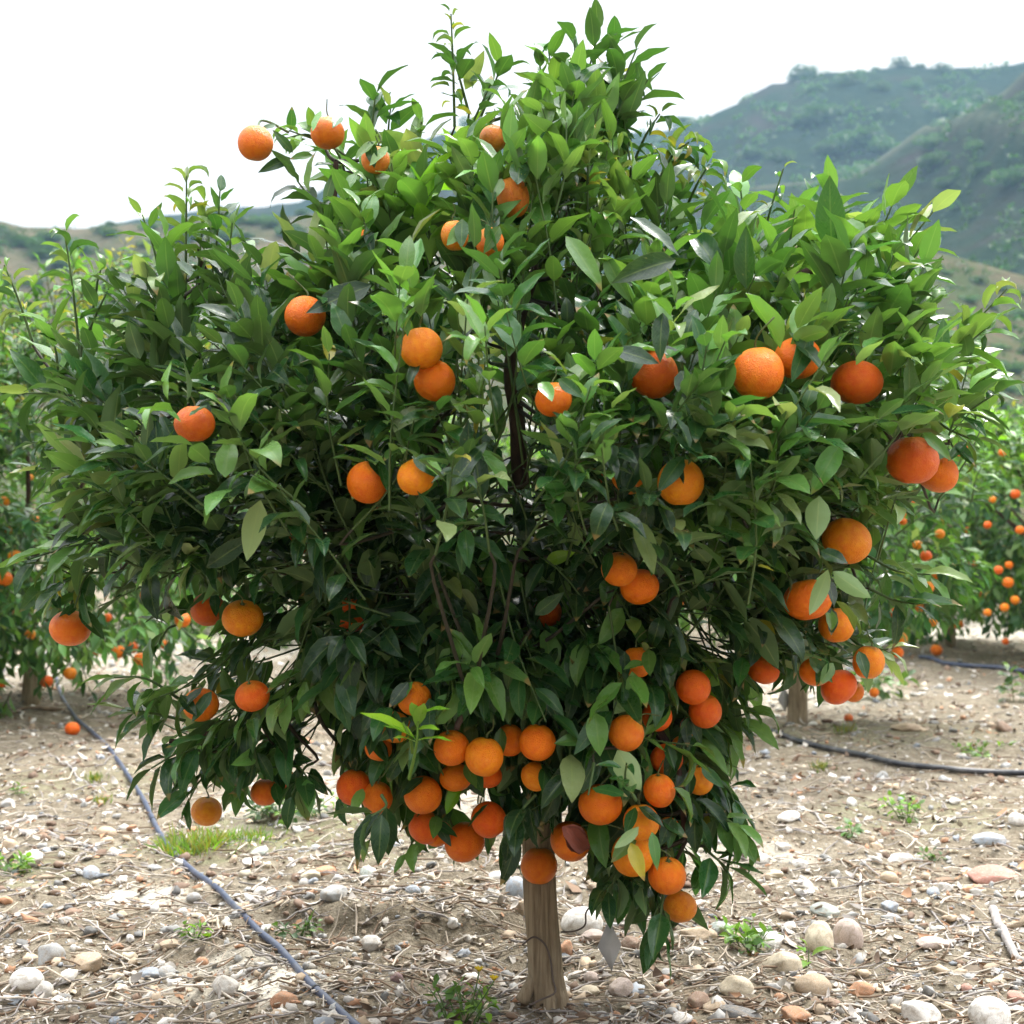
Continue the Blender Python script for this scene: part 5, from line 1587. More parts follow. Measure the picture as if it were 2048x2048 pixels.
STONE_ME = [stone_mesh(200 + k, k % 2 == 1) for k in range(14)]
SC_ = {'white': (0.72, 0.69, 0.64), 'grey': (0.36, 0.36, 0.35), 'pale': (0.56, 0.53, 0.48), 'tan': (0.48, 0.36, 0.24), 'brown': (0.26, 0.165, 0.11), 'blue': (0.33, 0.37, 0.42), 'green': (0.40, 0.44, 0.40),
       'orange': (0.50, 0.25, 0.13), 'pink': (0.50, 0.40, 0.345), 'salmon': (0.50, 0.24, 0.18), 'purple': (0.22, 0.13, 0.13), 'cream': (0.62, 0.53, 0.38), 'dark': (0.17, 0.17, 0.165)}
# photo px x, y of the centre, half width, half height, colour, rounded(0)/angular(1), label
STONES = [
    (14, 1602, 14, 12, 'grey', 0, 'grey pebble at the left edge among dry twigs'), (214, 1664, 22, 14, 'tan', 0, 'tan stone with a shaded side above the grass tuft, left of the hose'),
    (63, 1708, 21, 17, 'pale', 1, 'pale grey angular stone at left above the green weed'), (18, 1688, 18, 17, 'tan', 1, 'tan angular stone at the left edge beside the pale grey one'),
    (180, 1744, 17, 12, 'blue', 0, 'blue grey oval pebble left of the hose below the grass tuft'), (386, 1787, 15, 11, 'grey', 0, 'grey pebble just below the pale bare patch, left of the hose'),
    (517, 1701, 20, 11, 'green', 0, 'grey green oval stone right of the grass tuft'), (503, 1724, 24, 10, 'white', 1, 'white flat stone under the grey green oval one'),
    (99, 1907, 28, 26, 'grey', 1, 'large grey lichen-mottled stone at the lower left'), (166, 1906, 40, 19, 'tan', 1, 'broad flat tan rock right of the mottled grey stone'),
    (50, 1958, 32, 20, 'white', 0, 'white rounded boulder at lower left, left of a split pair'), (84, 1978, 24, 20, 'pale', 1, 'pale grey broken stone touching the white boulder at lower left'),
    (297, 1947, 24, 13, 'blue', 0, 'smooth blue grey egg shaped stone at the lower left'), (331, 1927, 20, 13, 'grey', 0, 'grey stone just behind the blue grey egg stone'),
    (266, 1948, 10, 9, 'pale', 0, 'small pale pebble left of the blue grey egg stone'), (341, 1951, 12, 7, 'pale', 0, 'small pale pebble right of the blue grey egg stone'),
    (449, 1969, 29, 21, 'pale', 1, 'striped pale stone left of the white bare patch by the hose'), (566, 1996, 30, 18, 'orange', 1, 'rough orange brown clod at the foot of the white bare patch'),
    (573, 1811, 17, 14, 'brown', 0, 'brown stone right of the hose beside a grey lump'), (519, 1783, 14, 13, 'pale', 1, 'pale upright stone right of the hose at mid left'),
    (665, 1832, 30, 18, 'grey', 1, 'large dark grey stone against the small earth bank'), (340, 1886, 24, 11, 'tan', 1, 'flat tan stone left of the small lime weed'),
    (404, 1923, 13, 11, 'orange', 0, 'round orange brown pebble above the grey stones at lower left'), (365, 1824, 11, 8, 'white', 0, 'small whitish pebble below the pale bare patch'),
    (674, 1966, 13, 8, 'white', 0, 'white oval pebble right of the hose near the bottom'), (644, 1957, 9, 8, 'grey', 0, 'grey pebble beside the white oval one right of the hose'),
    (229, 2040, 13, 9, 'blue', 0, 'blue grey pebble at the bottom edge, lower left'), (40, 1938, 10, 7, 'dark', 0, 'dark pebble left of the white boulder'), (46, 1985, 12, 9, 'dark', 0, 'dark pebble under the white boulder'),
    (126, 1992, 18, 9, 'dark', 0, 'dark grey flat pebble right of the broken pale stone'),
    (733, 1742, 15, 12, 'green', 1, 'grey green angular stone under the hanging fruit left of trunk'), (825, 1781, 15, 10, 'blue', 0, 'pale blue oval pebble above the earth bank'),
    (1034, 1774, 22, 22, 'blue', 0, 'blue white round stone just behind the trunk on its left'), (1000, 1752, 24, 11, 'white', 1, 'flat white stone behind the trunk on the left'),
    (1167, 1838, 44, 30, 'white', 0, 'large white boulder behind the metal tag right of the trunk'), (744, 1882, 26, 20, 'pale', 1, 'pale broken stone on the earth bank left of trunk'),
    (1046, 1842, 17, 20, 'tan', 1, 'tan stone peeping out left behind the trunk'), (1262, 1895, 19, 13, 'brown', 1, 'brown angular stone right beside the metal tag'),
    (1183, 1955, 16, 11, 'pink', 0, 'small pinkish pebble just under the metal tag'), (793, 1954, 15, 11, 'purple', 0, 'dark purple pebble left below the trunk'),
    (1176, 1983, 24, 13, 'cream', 1, 'cream broken stone right of the trunk foot'), (1241, 1972, 26, 18, 'pink', 1, 'pinkish grey block right of the trunk foot, beside the cream one'),
    (1338, 1944, 18, 12, 'grey', 1, 'grey slab stone right of the tag near other slabs'), (1231, 2027, 13, 9, 'orange', 1, 'small orange cube-like stone at the bottom right of the trunk'),
    (772, 2018, 14, 10, 'brown', 0, 'brown pebble left of the flowering weed'), (914, 1994, 13, 13, 'brown', 0, 'brown upright pebble right of the flowering weed stem'), (742, 2037, 20, 9, 'pale', 0, 'pale flat pebble at the bottom edge by the hose end'),
    (1185, 1872, 26, 15, 'pink', 1, 'pinkish block under the large white boulder'), (1133, 1895, 14, 22, 'orange', 1, 'orange tan upright stone right against the trunk'),
    (1643, 1867, 34, 38, 'cream', 0, 'tall cream cobble with grey stains, left of the touching pair'), (1700, 1864, 29, 36, 'pink', 0, 'pinkish cobble with dark base, right of the touching pair'),
    (1652, 1820, 30, 15, 'green', 0, 'pale greenish cobble lying behind the touching pair'), (1984, 1678, 34, 15, 'blue', 1, 'bluish white flat rock at the right edge'), (2036, 1656, 16, 12, 'white', 0, 'white stone cut by the right edge above the bluish rock'),
    (1990, 1752, 52, 20, 'salmon', 1, 'flat salmon red rock at the right edge'), (1781, 1757, 18, 12, 'tan', 0, 'tan half buried cobble with a dark underside on the right'), (1869, 1783, 15, 10, 'blue', 0, 'bluish white pebble, left of two below the salmon rock'),
    (1893, 1774, 16, 11, 'pale', 0, 'pale grey pebble, right of two below the salmon rock'), (1526, 1878, 46, 20, 'white', 1, 'broad flat white rock behind the lime weed right of the tree'), (1572, 1922, 42, 27, 'cream', 1, 'large cream rock with orange corner beside the green leaf weed'),
    (1473, 1970, 38, 22, 'cream', 0, 'cream domed cobble at lower right of the trunk'), (1627, 1965, 38, 24, 'tan', 0, 'smooth tan grey egg cobble lying aslant at lower right'), (1396, 1996, 24, 19, 'brown', 1, 'dark brown rock at the lower middle right'),
    (1594, 2026, 34, 18, 'orange', 0, 'orange tan smooth cobble at the bottom right of middle'), (1846, 2012, 46, 27, 'white', 1, 'large white quartz rock near the bottom right corner'), (1990, 2030, 44, 34, 'white', 0, 'big white pinkish boulder in the bottom right corner'),
    (1486, 2026, 44, 13, 'dark', 1, 'dark grey slab at the bottom, right of middle'), (1724, 1976, 28, 15, 'orange', 1, 'orange and white split stone left of the quartz rock'), (1868, 1886, 34, 14, 'pink', 1, 'long pinkish stone half buried on the right'),
    (1430, 2012, 25, 13, 'tan', 0, 'yellow tan pebble beneath the brown rock'), (1782, 1814, 20, 15, 'blue', 1, 'blue slate chunk on the right near the salmon rock'), (1784, 1836, 22, 8, 'grey', 1, 'grey flat slate under the blue chunk'), (2010, 1456, 17, 12, 'brown', 0, 'blurred brown stone right of the black hose'),
    (1820, 1452, 34, 11, 'tan', 1, 'blurred flat tan rock with a shadow above the black hose'), (1766, 1550, 14, 12, 'grey', 1, 'pale grey stone under the black hose'), (1909, 1610, 11, 8, 'white', 0, 'small white pebble below the black hose on the right'),
    (1577, 1658, 25, 10, 'white', 1, 'flat white stone right of the hanging right leaves'), (1567, 1684, 20, 11, 'pale', 1, 'pale stone under the flat white one'), (1755, 1676, 15, 11, 'tan', 0, 'tan round stone by the small green weed on the right'),
    (1523, 1718, 22, 11, 'pale', 0, 'pale rounded stone beside dark twigs right of the tree'), (1603, 1722, 17, 11, 'white', 1, 'white chip-edged stone right of the tree'), (1800, 1715, 30, 9, 'pale', 1, 'long pale stone below the small green weed'),
    (1548, 1748, 20, 9, 'cream', 1, 'cream flat stone right of the lowest fruit'), (1935, 1975, 12, 9, 'salmon', 0, 'reddish pebble above the quartz rock'), (2035, 1990, 22, 14, 'salmon', 1, 'reddish rock cut by the right edge'),
    (1400, 1868, 40, 16, 'tan', 1, 'broad low tan rock just right of the hanging leaves'), (1445, 1858, 26, 13, 'green', 0, 'pale green flat stone behind the broad tan rock'), (1390, 1900, 18, 10, 'pale', 0, 'pale pebble below the broad tan rock'),
    (1560, 1992, 10, 7, 'orange', 0, 'orange pebble between the cobbles at lower right'), (1665, 2005, 22, 10, 'brown', 0, 'brown tan stone under the egg cobble'), (1440, 1940, 16, 9, 'pale', 0, 'pale pebble above the domed cobble'),
    (1335, 1985, 14, 8, 'white', 0, 'white pebble left of the brown rock'), (1300, 2010, 18, 9, 'grey', 1, 'grey stone at the bottom between the trunk and the brown rock'), (1365, 2035, 24, 12, 'white', 0, 'whitish pebble at the bottom edge under the brown rock'),
    (880, 1935, 20, 9, 'pale', 1, 'pale flat chip left of the trunk foot'), (960, 1885, 12, 9, 'cream', 1, 'cream chip lying left of the trunk'), (620, 1745, 24, 11, 'cream', 1, 'cream stone behind the earth bank at left of middle'), (650, 1740, 22, 10, 'orange', 1, 'orange tan flat stone behind the earth bank'),
    (455, 1850, 10, 6, 'pale', 0, 'tiny pale pebble left of the hose at middle height'), (130, 1850, 16, 8, 'pale', 1, 'pale chip above the mottled grey stone'), (250, 1790, 26, 7, 'white', 1, 'thin white slab on the pale bare patch'),
]
for k, (x, y, hw, hh, c, ang, lab) in enumerate(STONES):
    g = G(x, y + hh * 0.75)
    dep = proj(g[None])[2][0]
    sx = hw * dep / FPX; sz = hh * dep / FPX * 1.05
    sy = (sx * 0.6 + sz * 0.5) * rng.uniform(0.85, 1.1)
    o = bpy.data.objects.new('stone', STONE_ME[(k * 2 + (1 if ang or k % 3 == 0 else 0)) % 14])
    COL.objects.link(o)
    o.scale = (sx * 1.02, sy, sz * 1.05)
    o.location = (g[0], g[1] + sy * 0.35, g[2] + sz * 0.30)
    o.rotation_euler = (rng.uniform(-.12, .12), rng.uniform(-.2, .2), rng.uniform(-0.45, 0.45))
    j = rng.uniform(0.9, 1.08)
    cc = SC_[c]
    o.color = (cc[0] * j, cc[1] * j, cc[2] * j, 1)
    tag(o, lab, 'stone', 'stones on the orchard soil')

# ------------------------------------------------------------------ sticks one by one
WOOD = {'pale': (0.44, 0.37, 0.29), 'grey': (0.33, 0.30, 0.28), 'brown': (0.22, 0.155, 0.105), 'white': (0.58, 0.52, 0.44)}
STICKS = [  # photo px points, thickness px, colour, label
    ([(1985, 1826), (2000, 1870), (2030, 1925), (2075, 1985)], 19, 'grey', 'thick grey driftwood branch cut by the right edge'),
    ([(1850, 1914), (1900, 1926), (1950, 1932), (2010, 1938)], 5, 'brown', 'brown straight stick reaching to the thick grey driftwood'),
    ([(680, 1820), (760, 1838), (860, 1855), (960, 1862), (1052, 1866)], 5, 'pale', 'long pale stick lying left behind the trunk'),
    ([(915, 1792), (950, 1812), (1000, 1840), (1052, 1862)], 5, 'brown', 'brown stick slanting down to the trunk from upper left'),
    ([(707, 1820), (720, 1800), (760, 1791), (840, 1795), (905, 1802)], 3.5, 'pale', 'thin arched pale stick above the earth bank'),
    ([(478, 1800), (520, 1812), (580, 1832), (650, 1868), (710, 1882)], 7, 'grey', 'grey forked branch on the ground right of the hose'),
    ([(0, 1786), (45, 1782), (95, 1779), (145, 1793)], 5, 'grey', 'thin grey stick at the left edge at mid height'),
    ([(0, 1650), (55, 1638), (125, 1632)], 6, 'grey', 'straight grey stick at the left edge below the fallen fruit'),
    ([(148, 1724), (180, 1700), (212, 1680)], 6, 'grey', 'short grey stick pointing up to the tan stone at left'),
    ([(288, 1878), (300, 1850), (322, 1820), (350, 1804)], 5, 'pale', 'curved pale stick on the bare soil left of the hose'),
    ([(255, 1882), (290, 1876), (340, 1868)], 3.5, 'brown', 'thin brown twig crossing the curved pale stick foot'),
    ([(418, 1816), (432, 1845), (448, 1876)], 6, 'pale', 'straight pale twig left of the hose pointing down right'),
    ([(400, 1840), (425, 1860), (442, 1880)], 4, 'pale', 'thinner pale twig beside the straight one left of the hose'),
    ([(188, 1922), (172, 1955), (142, 1985), (130, 2010), (85, 2020), (40, 2044)], 7, 'pale', 'crooked pale branch at the lower left near the boulders'),
    ([(265, 1932), (225, 1945), (180, 1962), (130, 1985)], 4, 'brown', 'thin brown twig joining the crooked pale branch'),
    ([(0, 1905), (55, 1885), (95, 1860), (125, 1845)], 3, 'brown', 'thin brown twig at the left edge above the mottled stone'),
    ([(40, 1672), (90, 1665), (140, 1680), (200, 1706), (235, 1712)], 11, 'grey', 'weathered grey branch wavy above the blue grey pebble at left'),
    ([(0, 1434), (60, 1428), (125, 1420)], 7, 'brown', 'dark stick beside the hose at the far left'),
    ([(95, 1510), (140, 1550), (180, 1572), (212, 1585)], 4, 'grey', 'thin grey twig left of the hose below the fallen fruit'),
    ([(0, 2030), (50, 2022), (95, 2024)], 5, 'brown', 'short brown stick at the bottom left corner'),
    ([(1595, 1608), (1640, 1640), (1690, 1672)], 5, 'grey', 'grey twig right of the hanging leaves pointing down right'),
    ([(1600, 1658), (1650, 1664), (1692, 1672)], 4, 'brown', 'thin brown twig meeting the grey one on the right'),
    ([(1672, 1722), (1720, 1755), (1760, 1772), (1800, 1790)], 5, 'brown', 'long brown twig on the right below the small weed'),
    ([(1610, 1735), (1650, 1760), (1720, 1766), (1790, 1786)], 4, 'pale', 'thin pale twig forking from the long brown one'),
    ([(1722, 1750), (1726, 1800), (1740, 1840), (1750, 1880)], 5, 'white', 'pale crooked stem beside the touching cobbles'),
    ([(1528, 1838), (1560, 1865), (1600, 1895), (1650, 1925)], 4, 'grey', 'grey twig bundle left of the touching cobbles'),
    ([(1450, 2002), (1520, 2012), (1590, 1990), (1650, 1998), (1710, 2030)], 7, 'brown', 'reddish brown branch lying across the lower right cobbles'),
    ([(1830, 1800), (1880, 1822), (1960, 1845), (2048, 1862)], 4, 'grey', 'thin grey twig on the right above the driftwood'),
    ([(1890, 1830), (1930, 1848), (1985, 1880)], 6, 'grey', 'bundle-like grey stick left of the driftwood top'),
    ([(1780, 1910), (1786, 1940), (1800, 1962), (1818, 1985)], 3, 'brown', 'thin curled brown tendril above the quartz rock'),
    ([(855, 1880), (872, 1920), (905, 1955), (955, 1985)], 4, 'pale', 'pale twig leaning left of the trunk'),
    ([(700, 1960), (760, 1985), (850, 2012)], 3.5, 'brown', 'thin dark twig left of the flowering weed'),
    ([(1060, 2010), (1130, 2000), (1210, 1985)], 4, 'brown', 'brown twig at the trunk foot going right'),
    ([(1130, 1930), (1200, 1930), (1270, 1925)], 4, 'pale', 'pale twig behind the metal tag tip'),
    ([(625, 1718), (680, 1712), (730, 1690)], 4, 'brown', 'dark twig beyond the earth bank at left of middle'),
    ([(130, 1790), (180, 1795), (215, 1812)], 4, 'pale', 'pale forked twig left of the pale bare patch'),
    ([(700, 1870), (760, 1898), (830, 1925)], 5, 'brown', 'brown branch on the earth bank left of the trunk'),
    ([(716, 1805), (712, 1850), (714, 1872)], 5, 'pale', 'short upright pale stub on the earth bank'),
]
for pts_px, th, c, lab in STICKS:
    pts = np.array([G(x, y) for x, y in pts_px])
    dep = proj(pts.mean(0)[None])[2][0]
    s = spline(pts, 22)
    rad = th * dep / FPX / 2
    s[:, 2] = np.maximum(ground_h(s[:, 0], s[:, 1]), s[:, 2] - 0.01) + rad * 0.9
    s += np.cumsum(rng.normal(0, 0.0010, s.shape), 0) * (1, 1, .4)
    mb = MB()
    rr = rad * (np.linspace(1.1, 0.75, 22) + rng.uniform(-.1, .1, 22))
    mb.tube(s, rr, 8, WOOD[c])
    for _ in range(2):       # side spurs
        k = int(rng.integers(5, 18)); a = rng.uniform(-1, 1)
        d = nrm(s[k + 1] - s[k]); sd_ = nrm(np.cross(d, (0, 0, 1))) * (1 if a > 0 else -1)
        ln = rad * rng.uniform(4, 11)
        mb.tube([s[k], s[k] + (d + sd_) * ln * 0.5 + (0, 0, rad * .4), s[k] + (d * 1.2 + sd_) * ln], [rad * .55, rad * .45, rad * .25], 6, WOOD[c])
    o = link('stick', mb.mesh('stick'), [M['stick']])
    tag(o, lab, 'stick', 'dry sticks on the orchard soil')


# ------------------------------------------------------------------ loose stuff: gravel, litter, dry twigs
def scatter(n, far=13.0, p=1.25):
    u = rng.random(n)
    r = 2.15 * (far / 2.15) ** (u ** p)
    a = np.radians(rng.uniform(-31, 31, n))
    x, y = r * np.sin(a), r * np.cos(a)
    return np.stack([x, y, ground_h(x, y)], -1)


def rot_mats(n, tilt):
    a = rng.uniform(0, 6.28, n); b = rng.normal(0, tilt, n); c = rng.normal(0, tilt, n)
    ca, sa, cb, sb, cc, sc = np.cos(a), np.sin(a), np.cos(b), np.sin(b), np.cos(c), np.sin(c)
    Rz = np.zeros((n, 3, 3)); Rz[:, 0, 0] = ca; Rz[:, 0, 1] = -sa; Rz[:, 1, 0] = sa; Rz[:, 1, 1] = ca; Rz[:, 2, 2] = 1
    Rx = np.zeros((n, 3, 3)); Rx[:, 0, 0] = 1; Rx[:, 1, 1] = cb; Rx[:, 1, 2] = -sb; Rx[:, 2, 1] = sb; Rx[:, 2, 2] = cb
    Ry = np.zeros((n, 3, 3)); Ry[:, 1, 1] = 1; Ry[:, 0, 0] = cc; Ry[:, 0, 2] = sc; Ry[:, 2, 0] = -sc; Ry[:, 2, 2] = cc
    return Rz @ Rx @ Ry


def make_gravel(n):
    import bmesh
    bm = bmesh.new(); bmesh.ops.create_icosphere(bm, subdivisions=2, radius=1.0)
    bv = np.array([v.co[:] for v in bm.verts]); bt = np.array([[v.index for v in f.verts] for f in bm.faces]); bm.free()
    m = len(bv)
    p = scatter(n)
    size = 0.0020 + 0.0125 * rng.random(n) ** 5.5
    size *= np.clip(0.8 + 0.14 * np.hypot(p[:, 0], p[:, 1]) / 2, 0.9, 1.5)
    sc = size[:, None] * np.stack([rng.uniform(.8, 1.6, n), rng.uniform(.7, 1.1, n), rng.uniform(.4, .8, n)], -1)
    nz = 1 + 0.22 * rng.normal(0, 1, (n, m))
    R = rot_mats(n, 0.35)
    v = bv[None] * nz[..., None] * sc[:, None, :]
    v = np.einsum('nij,nmj->nmi', R, v) + p[:, None, :]
    v[..., 2] += (sc[:, 2] * 0.35)[:, None]
    keys = ['white', 'pale', 'pale', 'tan', 'tan', 'cream', 'grey', 'brown', 'pale', 'tan', 'grey', 'brown', 'tan', 'cream', 'blue', 'orange', 'grey', 'brown', 'dark', 'white']
    pal = np.array([SC_[k] for k in keys])
    c = pal[rng.integers(len(pal), size=n)] * rng.uniform(0.65, 1.1, (n, 1))
    c = c * 0.8 + c.mean(1, keepdims=True) * np.array((1.1, 1.0, 0.86)) * 0.2
    t = (bt[None] + (np.arange(n) * m)[:, None, None]).reshape(-1, 3)
    me = mesh_np('gravel', v.reshape(-1, 3), None, t, True, None, np.repeat(c, m, 0))
    o = link('gravel', me, [M['gravel']])
    tag(o, 'fine mixed gravel strewn over the orchard soil', 'gravel', kind='stuff')


def make_litter(n):
    p = scatter(n)
    R = rot_mats(n, 0.26)
    L = np.where(rng.random(n) < 0.025, rng.uniform(0.028, 0.045, n), 0.004 + 0.026 * rng.random(n) ** 2) * np.clip(0.8 + 0.1 * np.hypot(p[:, 0], p[:, 1]), 1, 1.7)
    v, q, uv, idx = leaf_arrays(p + np.array((0, 0, 0.003)), R[:, :, 0], R[:, :, 2], L, L * rng.uniform(0.12, 0.34, n), rng.uniform(-.5, .5, n), rng.uniform(-1.2, 1.6, n), rng.normal(0, .5, n), 3, 1)
    pal = np.array([(0.46, 0.39, 0.31), (0.34, 0.27, 0.20), (0.58, 0.52, 0.45), (0.26, 0.17, 0.11), (0.42, 0.38, 0.34), (0.66, 0.60, 0.52), (0.40, 0.22, 0.12), (0.20, 0.14, 0.10), (0.60, 0.55, 0.48), (0.5, 0.45, 0.4)])
    c = pal[rng.integers(len(pal), size=n)] * rng.uniform(0.6, 1.02, (n, 1))
    o = link('leaf_litter', mesh_np('leaf_litter', v, q, None, True, None, c[idx]), [M['litter']])
    tag(o, 'dry leaf bits and bark chips strewn over the soil', 'leaf litter', kind='stuff')


def make_twigs(n):
    p = scatter(n, 12, 1.2)
    mb = MB()
    cols = list(WOOD.values())
    for k in range(n):
        L = rng.uniform(0.02, 0.11) * (1 + 0.6 * (rng.random() < 0.12))
        a = rng.normal(0.2, 0.9)
        d = np.array((math.cos(a), math.sin(a), 0)); s_ = np.array((-d[1], d[0], 0))
        b = rng.normal(0, 0.12) * L
        pts = np.array([p[k] - d * L / 2, p[k] - d * L * 0.17 + s_ * b, p[k] + d * L * 0.17 + s_ * b * rng.uniform(.2, 1.4), p[k] + d * L / 2])
        r = rng.uniform(0.0007, 0.0027)
        pts[:, 2] = ground_h(pts[:, 0], pts[:, 1]) + r + 0.003 + rng.uniform(0, 0.006, 4)
        mb.tube(pts, [r, r * .95, r * .8, r * .5], 5, np.array(random.choice(cols)) * rng.uniform(.75, 1.15), 0, False)
    o = link('dry_twigs', mb.mesh('dry_twigs'), [M['stick']])
    tag(o, 'fine broken dry twigs strewn over the soil', 'twigs', kind='stuff')


make_gravel(30000)
make_litter(40000)
make_twigs(9500)


# ------------------------------------------------------------------ weeds and grass
def grass_tuft(x, y, wpx, hpx, n, tone, label, group):
    g = G(x, y); dep = proj(g[None])[2][0]
    W = wpx * dep / FPX / 2; H = hpx * dep / FPX
    f = Foliage()
    for k in range(n):
        dx, dy = rng.normal(0, 0.42 if n > 100 else 0.3, 2)
        b = np.array((g[0] + dx * W, g[1] + dy * W * 0.8, 0)); b[2] = ground_h(b[0], b[1])
        out = np.array((dx + rng.normal(0, .35), dy + rng.normal(0, .35), rng.uniform(0.7, 1.6)))
        L = H * rng.uniform(0.6, 1.6)
        f.leaf(b, out, np.array((dx, dy, 0.3)) + rng.normal(0, .4, 3), L, rng.uniform(0.0012, 0.0024), 0.3, rng.uniform(0.3, 1.5), rng.normal(0, .3), random.choice(tone))
    f.b = [b - g for b in f.b]
    f.c = [c_ * 0.7 + np.array((0.035, 0.028, 0.008)) for c_ in f.c]
    o = link('grass_tuft', f.mesh('grass_tuft', 4, 1), [M['leaf_far']])
    o.location = g
    tag(o, label, 'grass tuft', group)


def weed(x, y, wpx, hpx, n, leafpx, tone, label, group, stems=6):
    g = G(x, y); dep = proj(g[None])[2][0]
    W = wpx * dep / FPX / 2; H = hpx * dep / FPX; LL = leafpx * dep / FPX
    f = Foliage(); mb = MB()
    for s in range(stems):
        a = rng.uniform(0, 6.28); r = rng.uniform(0.0, 1.0)
        b = np.array((g[0] + math.cos(a) * W * r * 0.6, g[1] + math.sin(a) * W * r * 0.5, 0)); b[2] = ground_h(b[0], b[1])
        tip = b + np.array((math.cos(a) * W * rng.uniform(.2, .8), math.sin(a) * W * rng.uniform(.2, .6), H * rng.uniform(.5, 1.1)))
        pts = spline([b, (b + tip) / 2 + (0, 0, H * .12), tip], 7)
        f.shoot(pts, max(3, n // stems), LL, random.choice(tone), 0.1, 68, 0.1)
        mb.tube(pts - g, np.linspace(0.0016, 0.0008, 7), 4, (0.10, 0.17, 0.05), 1, False)
    f.b = [b - g for b in f.b]
    f.W = [w_ * 1.5 for w_ in f.W]
    f.c = [c_ * 0.62 + np.array((0.02, 0.02, 0.005)) for c_ in f.c]
    o = link('weed', f.mesh('weed', 3, 1, mb), [M['leaf_far'], M['twig']])
    o.location = g
    tag(o, label, 'weed', group)
    return o, g


GT, WG = 'grass tufts on the orchard soil', 'weeds on the orchard soil'
grass_tuft(385, 1708, 170, 34, 420, ('lime', 'light', 'yellow', 'yellow'), 'yellow green grass tuft in the bend of the left hose', GT)
grass_tuft(190, 1560, 60, 14, 60, ('light', 'yellow'), 'sparse short grass left of the hose below its bend', GT)
grass_tuft(205, 1602, 60, 12, 50, ('light', 'yellow'), 'thin patch of grass above the tan stone left of the hose', GT)
grass_tuft(1690, 1468, 70, 18, 60, ('light', 'yellow'), 'thin yellowish grass before the black hose on the right', GT)
grass_tuft(1640, 1540, 60, 18, 60, ('yellow', 'mid'), 'dry yellowish tuft just under the black hose', GT)
weed(590, 1652, 150, 44, 120, 20, ('light', 'lime', 'mid'), 'spreading green weed patch under the lower left fruit branch', WG, 16)
grass_tuft(500, 1672, 130, 22, 160, ('lime', 'light', 'yellow'), 'yellowish grass between the hose tuft and the spreading weed patch', GT)
weed(520, 1640, 70, 30, 50, 18, ('light', 'mid'), 'low weed at left end of the spreading weed patch', WG, 8)
weed(28, 1738, 64, 26, 40, 20, ('light', 'lime'), 'green weed at the left edge under the pale angular stone', WG, 6)
weed(390, 1884, 60, 24, 28, 20, ('lime', 'light'), 'small lime weed on the soil left of the hose', WG, 5)
weed(600, 1872, 90, 22, 40, 18, ('light', 'mid'), 'low weed right of the hose beside the grey forked branch', WG, 7)
weed(1500, 1896, 100, 44, 60, 26, ('lime', 'light'), 'lime green weed in front of the broad flat white rock', WG, 9)
weed(1617, 1938, 44, 34, 9, 38, ('lime',), 'weed with a few broad green leaves beside the cream rock', WG, 2)
weed(1450, 1872, 36, 24, 14, 24, ('lime',), 'small bright weed on the broad tan rock edge', WG, 3)
weed(1815, 1640, 90, 44, 54, 18, ('light', 'lime'), 'light green weed on the right between the twigs', WG, 8)
weed(1705, 1668, 40, 20, 16, 24, ('light',), 'low dull green weed left of the tan round stone', WG, 4)
weed(1870, 1722, 50, 18, 20, 16, ('light', 'mid'), 'tiny weed above the long pale stone on the right', WG, 4)
weed(1970, 1508, 140, 16, 50, 16, ('light', 'lime'), 'blurred low weeds along the soil above the black hose at right edge', WG, 9)
weed(1745, 1398, 130, 46, 60, 30, ('light', 'mid'), 'blurred green weeds under the tagged tree on the right', WG, 9)
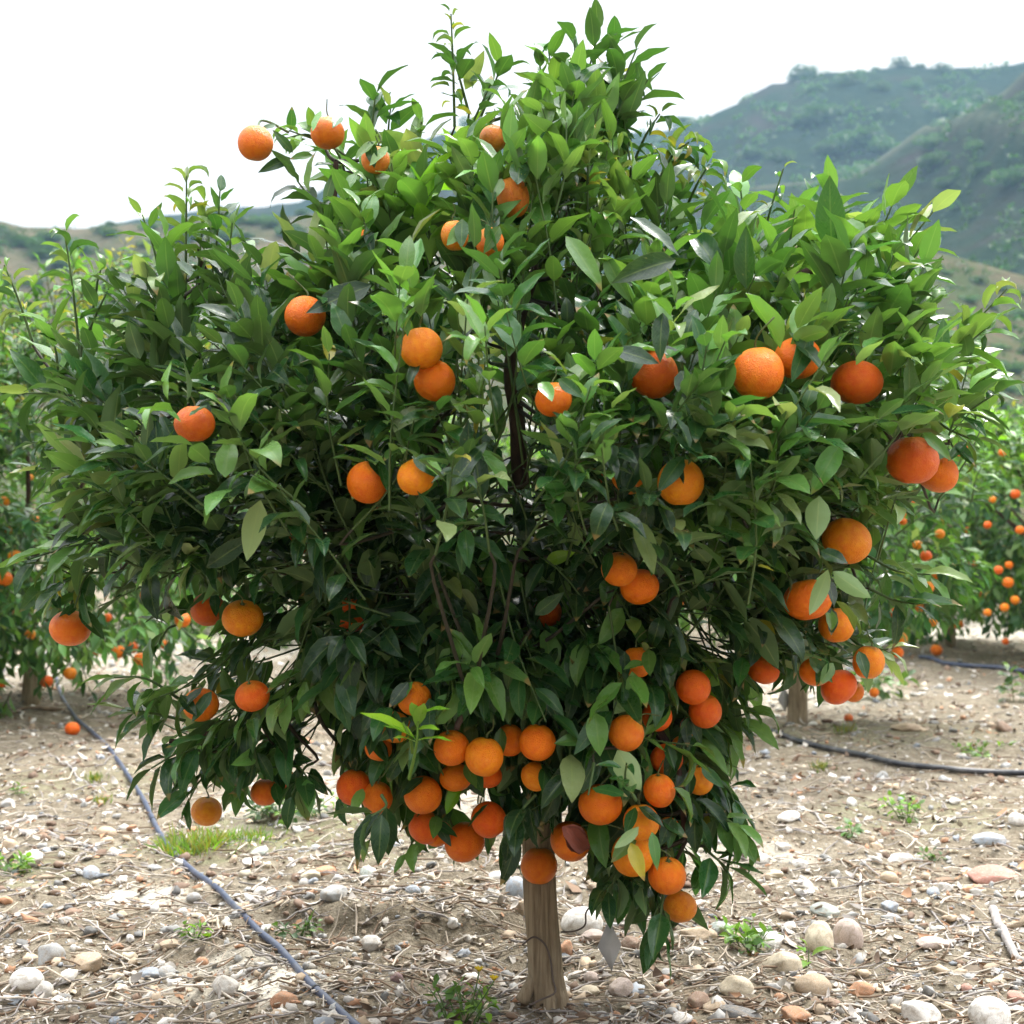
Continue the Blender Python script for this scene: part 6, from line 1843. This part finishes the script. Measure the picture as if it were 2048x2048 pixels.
weed(2036, 1405, 60, 70, 36, 24, ('mid', 'light'), 'green sprig cut by the right edge above the black hose', WG, 5)
weed(40, 1600, 40, 14, 12, 14, ('light',), 'tiny weed sprig far left between the grey sticks', WG, 3)
o, g = weed(930, 2046, 140, 64, 60, 28, ('light', 'lime', 'light'), 'green weed with small yellow flowers at the bottom left of the trunk', WG, 12)
for (x, y) in ((958, 1944), (988, 1962)):
    c = P(x, y, 2.44)
    stem = spline([g + np.array((0.0, 0, 0.0)), (g + c) / 2 + np.array((0.004, 0, 0.004)), c], 9)
    mb = MB(); mb.tube(stem - g, 0.0013, 5, (0.10, 0.17, 0.05))
    child('flower_stem', mb.mesh('flower_stem'), [M['twig']], o, True)
    f = Foliage()
    for k in range(11):
        a = k * 2.4
        f.leaf(c - g, np.array((math.cos(a) * .6, math.sin(a) * .6 - .2, 0.8)), np.array((-math.cos(a), -math.sin(a), 0.6)), 0.012, 0.0032, 0.2, 0.3, 0, 'yellow')
    f.c = [np.array((0.75, 0.55, 0.02))] * len(f.b)
    child('flower', f.mesh('flower', 3, 1), [M['leaf_far']], o, True)

# ------------------------------------------------------------------ haze
def make_haze():
    x0, x1, y0, y1, z0, z1 = -800, 800, -40, 640, -4.0, 170.0
    v = [(x, y, z) for x in (x0, x1) for y in (y0, y1) for z in (z0, z1)]
    q = [(0, 1, 3, 2), (4, 6, 7, 5), (0, 4, 5, 1), (2, 3, 7, 6), (0, 2, 6, 4), (1, 5, 7, 3)]
    me = mesh_np('haze', np.array(v, float), np.array(q), None, False)
    m = bpy.data.materials.new('pale_air'); m.use_nodes = True
    n = m.node_tree.nodes; l = m.node_tree.links
    n.clear()
    out = n.new('ShaderNodeOutputMaterial')
    pv = n.new('ShaderNodeVolumePrincipled')
    pv.inputs['Color'].default_value = (0.45, 0.74, 1.0, 1)
    pv.inputs['Density'].default_value = 0.00045
    pv.inputs['Anisotropy'].default_value = 0.2
    l.new(pv.outputs[0], out.inputs['Volume'])
    o = link('haze', me, [m])
    tag(o, 'thin bluish haze in the air before the hills', 'haze', kind='stuff')


make_haze()
